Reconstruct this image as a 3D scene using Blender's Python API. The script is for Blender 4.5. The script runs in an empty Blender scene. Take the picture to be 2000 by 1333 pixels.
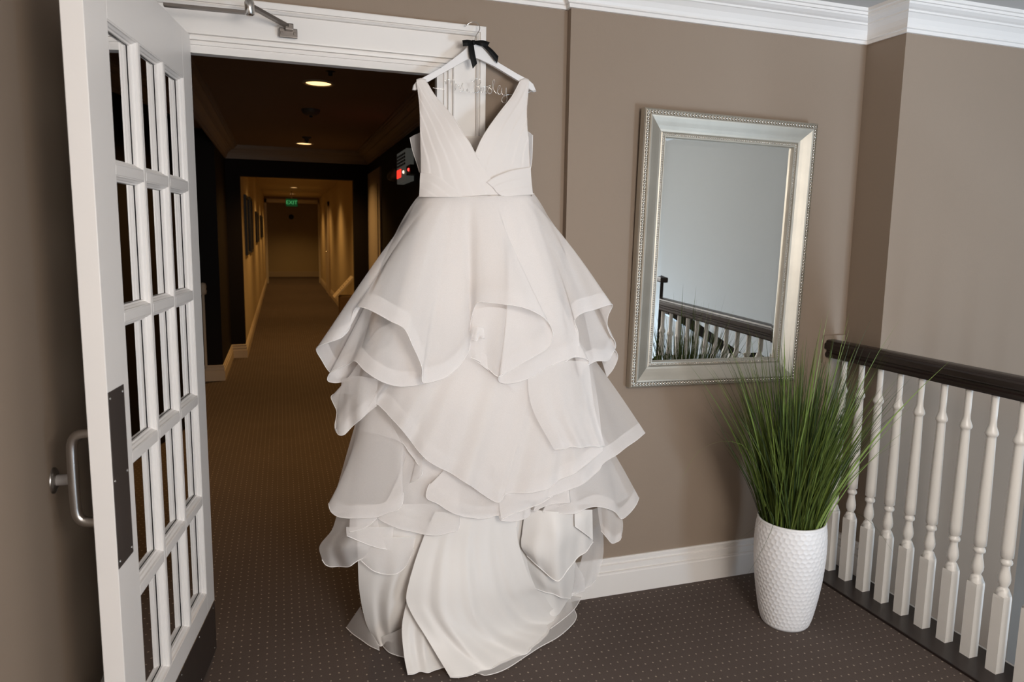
import bpy, bmesh, math, random
from mathutils import Vector, Matrix
random.seed(7)
sc = bpy.context.scene
C = sc.collection
PI = math.pi

# ------------------------------------------------------------------ camera
F_PX, YAW, PITCH, ROLL = 1396.01, 0.327845, -0.133555, 0.016918
CAM = Vector((0.0, -2.5511, 1.46)); CX, CY = 1024.32, 648.056
_fw = Vector((math.sin(YAW)*math.cos(PITCH), math.cos(YAW)*math.cos(PITCH), math.sin(PITCH)))
_r0 = Vector((math.cos(YAW), -math.sin(YAW), 0)); _u0 = _r0.cross(_fw)
_rt = _r0*math.cos(ROLL) + _u0*math.sin(ROLL); _up = -_r0*math.sin(ROLL) + _u0*math.cos(ROLL)
cam_d = bpy.data.cameras.new('camera'); cam = bpy.data.objects.new('camera', cam_d); C.objects.link(cam)
cam.matrix_world = Matrix(((_rt.x, _up.x, -_fw.x, CAM.x), (_rt.y, _up.y, -_fw.y, CAM.y), (_rt.z, _up.z, -_fw.z, CAM.z), (0, 0, 0, 1)))
cam_d.sensor_width = 36.0; cam_d.lens = F_PX*36/2000
cam_d.shift_x = -(CX-1000)/2000; cam_d.shift_y = (CY-666.5)/2000
cam_d.clip_start = 0.05; cam_d.clip_end = 100
cam_d.dof.use_dof = True; cam_d.dof.focus_distance = 2.6; cam_d.dof.aperture_fstop = 4.5
sc.camera = cam

# ------------------------------------------------------------------ light and exposure
sc.view_settings.view_transform = 'Standard'; sc.view_settings.look = 'None'
sc.view_settings.gamma = 1.0; sc.view_settings.use_curve_mapping = False
sc.view_settings.exposure = 0.15
sc.cycles.transparent_max_bounces = 24
sc.cycles.max_bounces = 8
sc.cycles.diffuse_bounces = 5
sc.cycles.caustics_reflective = False
sc.cycles.caustics_refractive = False
world = bpy.data.worlds.new('World'); sc.world = world; world.use_nodes = True
world.node_tree.nodes['Background'].inputs[0].default_value = (0.80, 0.88, 1.0, 1)
world.node_tree.nodes['Background'].inputs[1].default_value = 1.0
def area(name, loc, rot, sx, sy, power, col):
    d = bpy.data.lights.new(name, 'AREA'); d.shape = 'RECTANGLE'; d.size = sx; d.size_y = sy
    d.energy = power; d.color = col
    o = bpy.data.objects.new(name, d); C.objects.link(o); o.location = loc; o.rotation_euler = rot
    return o
# daylight through the two landing windows behind the camera and the stairwell window
area('daylight_window_landing', (0.85, -5.02, 1.48), (PI/2, 0, 0), 1.5, 1.5, 42, (1.0, 0.95, 0.90))
area('daylight_window_stair', (2.83, -5.02, -.75), (PI/2, 0, 0), .68, 2.1, 205, (0.62, 0.80, 1.0))

# ------------------------------------------------------------------ geometry helpers
def W(px, py, d):
    """point of the photograph at depth y = -d in the place"""
    v = _fw + _rt*((px-CX)/F_PX) - _up*((py-CY)/F_PX)
    t = (-d - CAM.y)/v.y
    return CAM + v*t
def WF(px, py, z=0.012):
    v = _fw + _rt*((px-CX)/F_PX) - _up*((py-CY)/F_PX)
    t = (z - CAM.z)/v.z
    return CAM + v*t

def mesh_obj(name, verts, faces, mat=None, parent=None, smooth=False):
    me = bpy.data.meshes.new(name); me.from_pydata([tuple(v) for v in verts], [], faces); me.update()
    if smooth:
        me.polygons.foreach_set('use_smooth', [True]*len(me.polygons))
    o = bpy.data.objects.new(name, me); C.objects.link(o)
    if mat: me.materials.append(mat)
    if parent: o.parent = parent
    return o
def empty(name, loc=(0, 0, 0), rz=0.0):
    o = bpy.data.objects.new(name, None); C.objects.link(o); o.location = loc; o.rotation_euler = (0, 0, rz)
    o.empty_display_size = 0.1
    return o
def tag(o, label=None, cat=None, group=None, kind=None):
    if label: o['label'] = label
    if cat: o['category'] = cat
    if group: o['group'] = group
    if kind: o['kind'] = kind
    return o
def bm_obj(name, bm, mat=None, parent=None, smooth=False):
    me = bpy.data.meshes.new(name); bmesh.ops.recalc_face_normals(bm, faces=bm.faces); bm.to_mesh(me); bm.free()
    if smooth: me.polygons.foreach_set('use_smooth', [True]*len(me.polygons))
    o = bpy.data.objects.new(name, me); C.objects.link(o)
    if mat: me.materials.append(mat)
    if parent: o.parent = parent
    return o
def add_box(bm, x0, x1, y0, y1, z0, z1, bev=0.0):
    g = bmesh.ops.create_cube(bm, size=1.0)
    vs = g['verts']
    for v in vs:
        v.co = Vector((x0+(v.co.x+.5)*(x1-x0), y0+(v.co.y+.5)*(y1-y0), z0+(v.co.z+.5)*(z1-z0)))
    if bev > 0:
        es = {e for v in vs for e in v.link_edges}
        bmesh.ops.bevel(bm, geom=list(es), offset=bev, segments=2, affect='EDGES', profile=.6)
def box(name, x0, x1, y0, y1, z0, z1, mat, parent=None, bev=0.0):
    bm = bmesh.new(); add_box(bm, x0, x1, y0, y1, z0, z1, bev)
    return bm_obj(name, bm, mat, parent)
def frames(pts, closed=False):
    n = len(pts); T = []
    for i in range(n):
        a = pts[i-1] if (i > 0 or closed) else pts[i]
        b = pts[(i+1) % n] if (i < n-1 or closed) else pts[i]
        t = (b-a)
        T.append(t.normalized() if t.length > 1e-9 else Vector((0, 0, 1)))
    ref = Vector((0, -1, 0.13)).normalized()
    N = []
    for t in T:
        u = t.cross(ref)
        if u.length < 1e-4: u = t.cross(Vector((1, 0, 0)))
        u.normalize()
        if N and u.dot(N[-1][0]) < 0: u = -u
        w = t.cross(u).normalized(); N.append((u, w))
    return N
def tube_data(pts, r, k=6, r_end=None):
    pts = [Vector(p) for p in pts]; N = frames(pts); vs, fs = [], []
    n = len(pts)
    for i, p in enumerate(pts):
        rr = r if r_end is None else r+(r_end-r)*i/(n-1)
        for j in range(k):
            a = 2*PI*j/k
            vs.append(p + N[i][0]*(rr*math.cos(a)) + N[i][1]*(rr*math.sin(a)))
    for i in range(n-1):
        for j in range(k):
            fs.append((i*k+j, i*k+(j+1) % k, (i+1)*k+(j+1) % k, (i+1)*k+j))
    fs.append(tuple(range(k))[::-1]); fs.append(tuple((n-1)*k+j for j in range(k)))
    return vs, fs
def tube(name, pts, r, mat, parent=None, k=6, r_end=None):
    vs, fs = tube_data(pts, r, k, r_end)
    return mesh_obj(name, vs, fs, mat, parent, True)
def lathe_data(prof, k=24, cx=0, cy=0):
    vs, fs = [], []
    for r, z in prof:
        for j in range(k):
            a = 2*PI*j/k; vs.append((cx+r*math.cos(a), cy+r*math.sin(a), z))
    for i in range(len(prof)-1):
        for j in range(k):
            fs.append((i*k+j, i*k+(j+1) % k, (i+1)*k+(j+1) % k, (i+1)*k+j))
    return vs, fs
def sweep_profile(name, prof, path, mat, parent=None, smooth=False):
    """prof: list of (a, b); path: list of (origin, A, B) with vectors A,B carrying a and b (mitres included)"""
    vs, fs = [], []; k = len(prof)
    for o, A, B in path:
        o, A, B = Vector(o), Vector(A), Vector(B)
        for a, b in prof: vs.append(o + A*a + B*b)
    for i in range(len(path)-1):
        for j in range(k-1):
            fs.append((i*k+j, i*k+j+1, (i+1)*k+j+1, (i+1)*k+j))
    fs.append(tuple(range(k))); fs.append(tuple((len(path)-1)*k+j for j in range(k))[::-1])
    o = mesh_obj(name, vs, fs, mat, parent, smooth)
    bm = bmesh.new(); bm.from_mesh(o.data); bmesh.ops.recalc_face_normals(bm, faces=bm.faces); bm.to_mesh(o.data); bm.free()
    return o
def catmull(P, n):
    """resample a control polyline with a centripetal-like Catmull-Rom into n points, even in arc length"""
    P = [Vector(p) for p in P]
    if len(P) == 2:
        return [P[0].lerp(P[1], i/(n-1)) for i in range(n)]
    Q = [P[0]*2-P[1]] + P + [P[-1]*2-P[-2]]
    dense = []
    for i in range(1, len(Q)-2):
        p0, p1, p2, p3 = Q[i-1], Q[i], Q[i+1], Q[i+2]
        d = (p2-p1).length
        m1 = (p2-p0)*(d/max((p2-p1).length+(p1-p0).length, 1e-9)); m2 = (p3-p1)*(d/max((p3-p2).length+(p2-p1).length, 1e-9))
        for k in range(14):
            t = k/14; t2, t3 = t*t, t*t*t
            dense.append(p1*(2*t3-3*t2+1) + m1*(t3-2*t2+t) + p2*(-2*t3+3*t2) + m2*(t3-t2))
    dense.append(P[-1])
    L = [0.0]
    for a, b in zip(dense, dense[1:]): L.append(L[-1]+(b-a).length)
    out = []; j = 0
    for i in range(n):
        s = L[-1]*i/(n-1)
        while j < len(L)-2 and L[j+1] < s: j += 1
        f = (s-L[j])/max(L[j+1]-L[j], 1e-9)
        out.append(dense[j].lerp(dense[j+1], min(max(f, 0), 1)))
    return out

# ------------------------------------------------------------------ materials
def nmat(name, col, rough=.5, metal=0.0, spec=.5, **kw):
    m = bpy.data.materials.new(name); m.use_nodes = True
    b = m.node_tree.nodes['Principled BSDF']
    b.inputs['Base Color'].default_value = (*col, 1); b.inputs['Roughness'].default_value = rough
    b.inputs['Metallic'].default_value = metal; b.inputs['Specular IOR Level'].default_value = spec
    for k, v in kw.items(): b.inputs[k.replace('_', ' ')].default_value = v
    return m
def add_noise(m, scale, amount, bump=0.0, detail=4, stretch=None, bump_scale=None):
    """slight value mottling and fine relief"""
    nt = m.node_tree; b = nt.nodes['Principled BSDF']; col = tuple(b.inputs['Base Color'].default_value)
    tc = nt.nodes.new('ShaderNodeTexCoord'); mp = nt.nodes.new('ShaderNodeMapping')
    nt.links.new(tc.outputs['Object'], mp.inputs['Vector'])
    if stretch: mp.inputs['Scale'].default_value = stretch
    n = nt.nodes.new('ShaderNodeTexNoise'); n.inputs['Scale'].default_value = scale; n.inputs['Detail'].default_value = detail
    nt.links.new(mp.outputs[0], n.inputs['Vector'])
    mx = nt.nodes.new('ShaderNodeMix'); mx.data_type = 'RGBA'
    mx.inputs[6].default_value = tuple(c*(1-amount) for c in col[:3])+(1,)
    mx.inputs[7].default_value = tuple(min(1, c*(1+amount)) for c in col[:3])+(1,)
    nt.links.new(n.outputs['Fac'], mx.inputs[0]); nt.links.new(mx.outputs[2], b.inputs['Base Color'])
    if bump:
        n2 = nt.nodes.new('ShaderNodeTexNoise'); n2.inputs['Scale'].default_value = bump_scale or scale*6; n2.inputs['Detail'].default_value = 3
        nt.links.new(mp.outputs[0], n2.inputs['Vector'])
        bp = nt.nodes.new('ShaderNodeBump'); bp.inputs['Strength'].default_value = bump; bp.inputs['Distance'].default_value = .002
        nt.links.new(n2.outputs['Fac'], bp.inputs['Height']); nt.links.new(bp.outputs[0], b.inputs['Normal'])
    return m
WALL_C = (.284, .219, .166)
M_wall = add_noise(nmat('wall_paint_taupe', WALL_C, .75, spec=.25), 1.5, .03, .12, bump_scale=260)
M_ceil = add_noise(nmat('ceiling_paint', (.50, .48, .46), .8, spec=.2), 2, .02, .1, bump_scale=200)
M_trim = add_noise(nmat('trim_paint_white', (.78, .745, .71), .38, spec=.45), 3, .02, .04, bump_scale=60)
M_door = add_noise(nmat('door_paint_white', (.80, .765, .735), .36, spec=.45), 2, .025, .05, bump_scale=50)
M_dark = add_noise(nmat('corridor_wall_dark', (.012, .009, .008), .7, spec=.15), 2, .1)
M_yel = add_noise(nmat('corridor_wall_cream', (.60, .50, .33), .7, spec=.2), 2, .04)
M_cceil = add_noise(nmat('corridor_ceiling', (.34, .26, .20), .8, spec=.1), 2, .04)
M_ctrim = nmat('corridor_trim', (.62, .53, .42), .5)
M_steel = add_noise(nmat('brushed_steel', (.46, .44, .42), .30, 1.0), 30, .1, stretch=(1, 1, .05))
M_chrome = nmat('bright_steel', (.62, .60, .57), .22, 1.0)
M_bronze = add_noise(nmat('dark_bronze_plate', (.135, .115, .105), .38, .85), 20, .1, stretch=(1, 1, .06))
M_wood = add_noise(nmat('espresso_wood', (.020, .012, .010), .30, spec=.5), 14, .35, .08, stretch=(9, .7, 9))
M_bal = add_noise(nmat('baluster_paint_white', (.78, .755, .715), .30, spec=.5), 3, .02)
M_black = nmat('matte_black', (.006, .006, .007), .5)
M_rubber = nmat('grey_rubber', (.42, .39, .37), .7)
M_plastic = nmat('white_plastic', (.62, .58, .54), .45)
M_hang = nmat('hanger_white_lacquer', (.80, .78, .77), .35)
M_ribbon = add_noise(nmat('black_satin_ribbon', (.003, .003, .003), .55, spec=.15), 60, .2, .05)
M_wire = nmat('silver_wire', (.85, .83, .80), .20, 1.0)
M_vase = nmat('vase_white_glaze', (.83, .82, .82), .38, spec=.45)

def glass_mat(name, tint=(.88, .88, .86), gloss=.10):
    m = bpy.data.materials.new(name); m.use_nodes = True; nt = m.node_tree; nt.nodes.clear()
    out = nt.nodes.new('ShaderNodeOutputMaterial'); mx = nt.nodes.new('ShaderNodeMixShader'); t = nt.nodes.new('ShaderNodeBsdfTransparent'); g = nt.nodes.new('ShaderNodeBsdfGlossy')
    fr = nt.nodes.new('ShaderNodeFresnel'); fr.inputs['IOR'].default_value = 1.5
    t.inputs[0].default_value = (*tint, 1); g.inputs['Roughness'].default_value = .02
    nt.links.new(fr.outputs[0], mx.inputs[0]); nt.links.new(t.outputs[0], mx.inputs[1]); nt.links.new(g.outputs[0], mx.inputs[2]); nt.links.new(mx.outputs[0], out.inputs[0])
    return m
M_glass = glass_mat('clear_pane_glass')
def fabric(name, col, alpha, transl=.45):
    m = bpy.data.materials.new(name); m.use_nodes = True; nt = m.node_tree; nt.nodes.clear()
    out = nt.nodes.new('ShaderNodeOutputMaterial'); mx = nt.nodes.new('ShaderNodeMixShader'); mt = nt.nodes.new('ShaderNodeMixShader')
    t = nt.nodes.new('ShaderNodeBsdfTransparent'); d = nt.nodes.new('ShaderNodeBsdfDiffuse'); l = nt.nodes.new('ShaderNodeBsdfTranslucent')
    tc = nt.nodes.new('ShaderNodeTexCoord'); n = nt.nodes.new('ShaderNodeTexNoise'); n.inputs['Scale'].default_value = 900; n.inputs['Detail'].default_value = 1
    mr = nt.nodes.new('ShaderNodeMapRange'); mr.inputs[3].default_value = alpha-.06; mr.inputs[4].default_value = alpha+.06
    nt.links.new(tc.outputs['Object'], n.inputs['Vector']); nt.links.new(n.outputs['Fac'], mr.inputs[0])
    d.inputs[0].default_value = (*col, 1); l.inputs[0].default_value = (*col, 1)
    mt.inputs[0].default_value = transl
    nt.links.new(d.outputs[0], mt.inputs[1]); nt.links.new(l.outputs[0], mt.inputs[2])
    nt.links.new(mr.outputs[0], mx.inputs[0]); nt.links.new(t.outputs[0], mx.inputs[1]); nt.links.new(mt.outputs[0], mx.inputs[2]); nt.links.new(mx.outputs[0], out.inputs[0])
    return m
M_org = fabric('white_organza', (.985, .95, .93), .46, .12)
M_tulle = fabric('sheer_tulle', (.93, .91, .91), .42, .4)
M_mesh = fabric('illusion_mesh', (.85, .76, .68), .45, .4)
M_satin = nmat('ivory_satin', (.79, .76, .73), .42, spec=.4, Sheen_Weight=.25)
add_noise(M_satin, 3, .015, .10, bump_scale=9)
M_bod = add_noise(nmat('ivory_bodice_crepe', (.80, .745, .705), .65, spec=.2, Sheen_Weight=.15), 4, .015, .05, bump_scale=500)
M_lin = nmat('ivory_lining', (.95, .885, .835), .7, spec=.2)
M_edge = nmat('white_rolled_edging', (.93, .90, .88), .5, spec=.3)

def emis(name, col, s):
    m = bpy.data.materials.new(name); m.use_nodes = True; b = m.node_tree.nodes['Principled BSDF']
    b.inputs['Base Color'].default_value = (*col, 1); b.inputs['Emission Color'].default_value = (*col, 1); b.inputs['Emission Strength'].default_value = s
    return m
def carpet_mat(name, base, dot):
    m = nmat(name, base, .95, spec=.1); nt = m.node_tree; b = nt.nodes['Principled BSDF']
    g = nt.nodes.new('ShaderNodeNewGeometry'); sp = nt.nodes.new('ShaderNodeSeparateXYZ'); nt.links.new(g.outputs['Position'], sp.inputs[0])
    def M(op, a, bb=None, c=None):
        n = nt.nodes.new('ShaderNodeMath'); n.operation = op
        for i, v in enumerate((a, bb, c)):
            if v is None: continue
            if isinstance(v, (int, float)): n.inputs[i].default_value = v
            else: nt.links.new(v, n.inputs[i])
        return n.outputs[0]
    def cell(s, pitch, off):
        return M('MULTIPLY', M('SUBTRACT', M('FRACT', M('DIVIDE', M('ADD', s, off), pitch)), .5), pitch)
    nz = nt.nodes.new('ShaderNodeTexNoise'); nz.inputs['Scale'].default_value = 40; nt.links.new(g.outputs['Position'], nz.inputs['Vector'])
    jx = M('MULTIPLY', M('SUBTRACT', nz.outputs['Fac'], .5), .006)
    cx = cell(M('ADD', sp.outputs[0], jx), .0288, 20.0007); cy = cell(M('SUBTRACT', sp.outputs[1], jx), .0370, 20.0)
    r = M('SQRT', M('ADD', M('MULTIPLY', cx, cx), M('MULTIPLY', M('MULTIPLY', cy, cy), .7)))
    d = nt.nodes.new('ShaderNodeMapRange'); d.inputs[1].default_value = .0034; d.inputs[2].default_value = .0020; nt.links.new(r, d.inputs[0])
    nf = nt.nodes.new('ShaderNodeTexNoise'); nf.inputs['Scale'].default_value = 420; nf.inputs['Detail'].default_value = 3; nt.links.new(g.outputs['Position'], nf.inputs['Vector'])
    nb = nt.nodes.new('ShaderNodeTexNoise'); nb.inputs['Scale'].default_value = 3.0; nb.inputs['Detail'].default_value = 4; nt.links.new(g.outputs['Position'], nb.inputs['Vector'])
    mm = nt.nodes.new('ShaderNodeMix'); mm.data_type = 'RGBA'; mm.inputs[6].default_value = tuple(c*.55 for c in base)+(1,); mm.inputs[7].default_value = tuple(c*1.45 for c in base)+(1,)
    fac = M('ADD', M('MULTIPLY', nf.outputs['Fac'], .7), M('MULTIPLY', nb.outputs['Fac'], .3)); nt.links.new(fac, mm.inputs[0])
    mx = nt.nodes.new('ShaderNodeMix'); mx.data_type = 'RGBA'; nt.links.new(mm.outputs[2], mx.inputs[6]); mx.inputs[7].default_value = (*dot, 1)
    nt.links.new(M('MULTIPLY', d.outputs[0], .85), mx.inputs[0]); nt.links.new(mx.outputs[2], b.inputs['Base Color'])
    bp = nt.nodes.new('ShaderNodeBump'); bp.inputs['Strength'].default_value = .5; bp.inputs['Distance'].default_value = .003
    nt.links.new(M('ADD', nf.outputs['Fac'], d.outputs[0]), bp.inputs['Height']); nt.links.new(bp.outputs[0], b.inputs['Normal'])
    return m
M_carpet = carpet_mat('dotted_brown_carpet', (.108, .085, .075), (.42, .345, .275))

# ------------------------------------------------------------------ the setting
JOG = .0337; XJ = 1.045; XC = 2.355; YJ = -.237; ZC = 2.385; XL = -.53; XE = 3.30; YS = -5.10
XJ = W(1116, 13, JOG).x
OL, OR, OH = -.288, .553, 2.035          # door opening
def S(o): o['kind'] = 'structure'; return o
def wallbox(name, boxes, mat):
    bm = bmesh.new()
    for b in boxes: add_box(bm, *b)
    return S(bm_obj(name, bm, mat))
floor = S(box('floor', XL-.2, 2.172, YS-.1, 0, -.25, 0, M_carpet))
S(box('floor_corridor', -1.7, 2.3, 0, 22.2, -.25, 0, M_carpet))
S(box('floor_stairwell', 2.172, XE+.1, YS-.1, -.2, -2.75, -2.6, M_carpet))
S(box('ceiling', XL-.2, XE+.2, YS-.2, .2, ZC, ZC+.15, M_ceil))
wallbox('wall_back', [(XL-.2, OL-.03, 0, .14, 0, ZC), (OR+.03, XJ, 0, .14, 0, ZC), (OL-.03, OR+.03, 0, .14, OH+.03, ZC)], M_wall)
S(box('wall_back_mirror', XJ, XC, -JOG, .14, -2.7, ZC, M_wall))
S(box('wall_back_stairwell', XC, XE+.1, YJ, .14, -2.7, ZC, M_wall))
S(box('wall_left', XL-.15, XL, YS, 0, 0, ZC, M_wall))
S(box('wall_right', XE, XE+.15, YS, YJ, -2.7, ZC, add_noise(nmat('stairwell_cool_light_grey', (.335, .340, .330), .75, spec=.25), 1.5, .03, .12, bump_scale=260)))  # bluish daylight on this wall is put into its grey base colour
# wall behind the camera with the window openings
wallbox('wall_front', [(XL-.2, .05, YS-.15, YS, 0, ZC), (1.65, 2.46, YS-.15, YS, -2.7, ZC), (.05, 1.65, YS-.15, YS, 0, .65), (.05, 1.65, YS-.15, YS, 2.3, ZC),
                       (3.20, XE+.1, YS-.15, YS, -2.7, ZC), (2.46, 3.20, YS-.15, YS, -2.7, -1.85), (2.46, 3.20, YS-.15, YS, .36, ZC)], M_wall)
def window(n, x0, x1, z0, z1, cols, rows):
    bm = bmesh.new(); y0, y1 = YS-.10, YS-.05
    add_box(bm, x0, x0+.05, y0, y1, z0, z1); add_box(bm, x1-.05, x1, y0, y1, z0, z1)
    add_box(bm, x0, x1, y0, y1, z0, z0+.05); add_box(bm, x0, x1, y0, y1, z1-.05, z1)
    o = S(bm_obj('window_%d' % n, bm, M_trim))
    for i in range(1, cols):
        x = x0+(x1-x0)*i/cols; box('muntin', x-.015, x+.015, y0+.01, y1-.01, z0+.05, z1-.05, M_trim, o)
    for i in range(1, rows):
        z = z0+(z1-z0)*i/rows; box('muntin', x0+.05, x1-.05, y0+.012, y1-.012, z-.015, z+.015, M_trim, o)
    return o
window(1, .05, 1.65, .65, 2.3, 3, 2); window(2, 2.46, 3.20, -1.85, .36, 2, 3)

# crown moulding: profile (out from wall, down from ceiling)
CR = [(0, .108), (.010, .108), (.012, .096), (.020, .094), (.020, .088), (.024, .078), (.034, .062), (.050, .048), (.056, .046), (.058, .040), (.070, .036),
      (.084, .028), (.088, .022), (.096, .022), (.098, .013), (.108, .012), (.110, 0), (0, 0)]
dn = (0, 0, -1)
sweep_profile('trim_1', CR, [((XL, 0, ZC), (1, -1, 0), dn), ((XJ, 0, ZC), (-1, -1, 0), dn)], M_trim)
sweep_profile('trim_2', CR, [((XJ, .0, ZC), (-1, 0, 0), dn), ((XJ, -JOG, ZC), (-1, -1, 0), dn), ((XC, -JOG, ZC), (-1, -1, 0), dn), ((XC, YJ, ZC), (-1, -1, 0), dn), ((XE, YJ, ZC), (-1, -1, 0), dn)], M_trim)
sweep_profile('trim_3', CR, [((XL, YS, ZC), (1, 0, 0), dn), ((XL, 0, ZC), (1, -1, 0), dn)], M_trim)
for n in (1, 2, 3): bpy.data.objects['trim_%d' % n]['kind'] = 'structure'
# baseboards: (out, up)
BB = [(0, 0), (.018, 0), (.018, .090), (.016, .094), (.016, .099), (.009, .101), (.009, .107), (.015, .110), (.014, .128), (.006, .131), (.006, .138), (.011, .141), (.011, .152), (.006, .157), (0, .157)]
S(sweep_profile('baseboard_right', BB, [((XJ, 0, 0), (-1, 0, 0), (0, 0, 1)), ((XJ, -JOG, 0), (-1, -1, 0), (0, 0, 1)), ((XC, -JOG, 0), (-1, -1, 0), (0, 0, 1)), ((XC, YJ, 0), (-1, -1, 0), (0, 0, 1))], M_trim))
S(sweep_profile('baseboard_back', BB, [((OR+.146, 0, 0), (0, -1, 0), (0, 0, 1)), ((XJ, 0, 0), (-1, -1, 0), (0, 0, 1))], M_trim))
S(sweep_profile('baseboard_left', BB, [((XL, YS, 0), (1, 0, 0), (0, 0, 1)), ((XL, 0, 0), (1, -1, 0), (0, 0, 1))], M_trim))

# door casing: profile (out from opening edge, out from wall)
CS = [(-.024, -.012), (-.024, .004), (0, .002), (0, .010), (.008, .010), (.009, .004), (.013, .004), (.014, .016), (.023, .017), (.024, .008), (.029, .008), (.031, .020), (.036, .021), (.037, .016), (.108, .019),
      (.109, .016), (.111, .016), (.112, .027), (.118, .033), (.121, .026), (.123, .026), (.124, .034), (.141, .035), (.144, .033), (.144, 0), (.144, -.012)]
wy = (0, -1, 0)
S(sweep_profile('trim_4', CS, [((OL-.144, 0, OH), (0, 0, 1), wy), ((OR, 0, OH), (1, 0, 1), wy), ((OR, 0, 0), (1, 0, 0), wy)], M_trim))
S(box('trim_9', OL-.144, OL-.03, -.03, 0, 0, OH, M_trim))
# jamb lining through the wall
wallbox('trim_5', [(OR, OR+.03, -.002, .142, 0, OH), (OL-.03, OL, -.002, .142, 0, OH), (OL-.03, OR+.03, -.002, .142, OH, OH+.03), (OR-.012, OR, .05, .09, 0, OH), (OL, OR, .05, .09, OH-.012, OH)], M_trim)

# unseen globe lamp added for the flash-like light from behind the camera
root = empty('added_globe_lamp', (.75, -3.05, 2.05)); tag(root, 'white globe lamp added out of view for the light from behind the camera', 'added lamp')
vs, fs = lathe_data([(.0, -.20)]+[(.20*math.cos(a*PI/16), .20*math.sin(a*PI/16)) for a in range(-7, 8)]+[(.0, .20)], 32)
mesh_obj('globe', vs, fs, emis('globe_glow', (1.0, .94, .87), 6.0), root, True)
tube('cord', [(0, 0, .19), (0, 0, ZC-2.05)], .004, M_black, root)
vs, fs = lathe_data([(.06, ZC-2.05), (.06, ZC-2.07), (.0, ZC-2.08)], 20); mesh_obj('canopy', vs, fs, M_chrome, root, True)
d = bpy.data.lights.new('globe_light', 'POINT'); d.energy = 108; d.color = (1.0, .935, .865); d.shadow_soft_size = .30
l = bpy.data.objects.new('globe_light', d); C.objects.link(l); l.parent = root; l.location = (0, .0, -.24)

# ------------------------------------------------------------------ corridor beyond the door
XCR, XCL, XP = 1.0, -.75, -.572; YP1, YP2 = 4.92, 6.25; ZK = 2.40
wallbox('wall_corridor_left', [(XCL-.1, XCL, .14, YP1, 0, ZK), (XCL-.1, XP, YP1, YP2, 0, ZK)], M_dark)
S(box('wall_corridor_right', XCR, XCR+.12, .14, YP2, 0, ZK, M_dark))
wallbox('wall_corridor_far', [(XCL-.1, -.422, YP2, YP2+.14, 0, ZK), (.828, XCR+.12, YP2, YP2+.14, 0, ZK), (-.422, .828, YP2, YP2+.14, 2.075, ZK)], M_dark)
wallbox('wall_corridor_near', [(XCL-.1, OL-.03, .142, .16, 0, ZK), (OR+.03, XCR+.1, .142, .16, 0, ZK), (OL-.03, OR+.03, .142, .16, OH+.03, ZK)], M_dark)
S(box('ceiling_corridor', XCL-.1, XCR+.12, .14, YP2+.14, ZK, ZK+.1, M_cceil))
M_ccrown = nmat('corridor_crown_paint', (.36, .30, .25), .6)
CRC = [(a*1.3, b*1.3) for a, b in CR]
S(sweep_profile('trim_6', CRC, [((XCR, .15, ZK), (-1, 0, 0), dn), ((XCR, YP2, ZK), (-1, -1, 0), dn), ((XP, YP2, ZK), (1, -1, 0), dn), ((XP, .15, ZK), (1, 0, 0), dn)], M_ccrown))
S(sweep_profile('baseboard_corridor', BB, [((XCL, .2, 0), (1, 0, 0), (0, 0, 1)), ((XCL, YP1, 0), (1, -1, 0), (0, 0, 1)), ((XP, YP1, 0), (1, -1, 0), (0, 0, 1)), ((XP, YP2, 0), (1, -1, 0), (0, 0, 1)), ((-.422, YP2, 0), (1, -1, 0), (0, 0, 1)), ((-.422, 19.0, 0), (1, 0, 0), (0, 0, 1))], M_ctrim))
# inner cream corridor
YA = 19.0; YE = 22.0
S(box('wall_passage_left', -.55, -.422, YP2+.14, YA, 0, 2.43, M_yel))
S(box('wall_passage_right', 1.06, 1.2, YP2+.14, YA, 0, 2.43, M_yel))
S(box('ceiling_passage', -.6, 1.25, YP2+.14, YA, 2.43, 2.5, M_yel))
S(box('wall_passage_end', -1.6, 2.2, YE, YE+.1, 0, 2.6, M_yel))
wallbox('wall_passage_cross', [(-1.7, -1.6, YA, YE, 0, 2.5), (2.2, 2.3, YA, YE, 0, 2.5), (-1.7, -.46, YA, YA+.1, 0, 2.5), (1.12, 2.3, YA, YA+.1, 0, 2.5)], M_yel)
S(box('ceiling_passage_end', -1.6, 2.2, YA, YE, 2.43, 2.5, M_cceil))
S(box('baseboard_passage_end', -1.6, 2.2, YE-.02, YE, 0, .17, M_ctrim))
S(sweep_profile('baseboard_passage', BB, [((1.06, YA, 0), (-1, 0, 0), (0, 0, 1)), ((1.06, YP2+.2, 0), (-1, 0, 0), (0, 0, 1))], M_ctrim))
M_arch = nmat('arch_trim_white', (.74, .70, .64), .5)
wallbox('trim_7', [(-.46, -.36, YA-.05, YA+.05, 0, 2.36), (1.02, 1.12, YA-.05, YA+.05, 0, 2.36), (-.46, 1.12, YA-.05, YA+.05, 2.26, 2.36)], M_arch)
# door in the passage's right wall
pd = S(box('door_2', 1.035, 1.06, 14.6, 15.5, 0, 2.05, M_ctrim)); 
wallbox('trim_8', [(1.02, 1.06, 14.45, 14.6, 0, 2.15), (1.02, 1.06, 15.5, 15.65, 0, 2.15), (1.02, 1.06, 14.45, 15.65, 2.05, 2.15)], M_ctrim)
tube('lever_handle', [(1.035, 14.7, 1.02), (.985, 14.7, 1.02), (.985, 14.82, 1.02)], .012, M_chrome, pd)
# lit door casing on the near corridor's right wall
d3 = S(box('door_3', XCR-.02, XCR, 5.05, 6.12, 0, 2.14, nmat('corridor_door_paint', (.34, .29, .25), .5)))
box('door_panel', XCR-.028, XCR-.019, 5.2, 5.95, .2, 1.98, nmat('corridor_door_panel', (.37, .32, .27), .5), d3)

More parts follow.
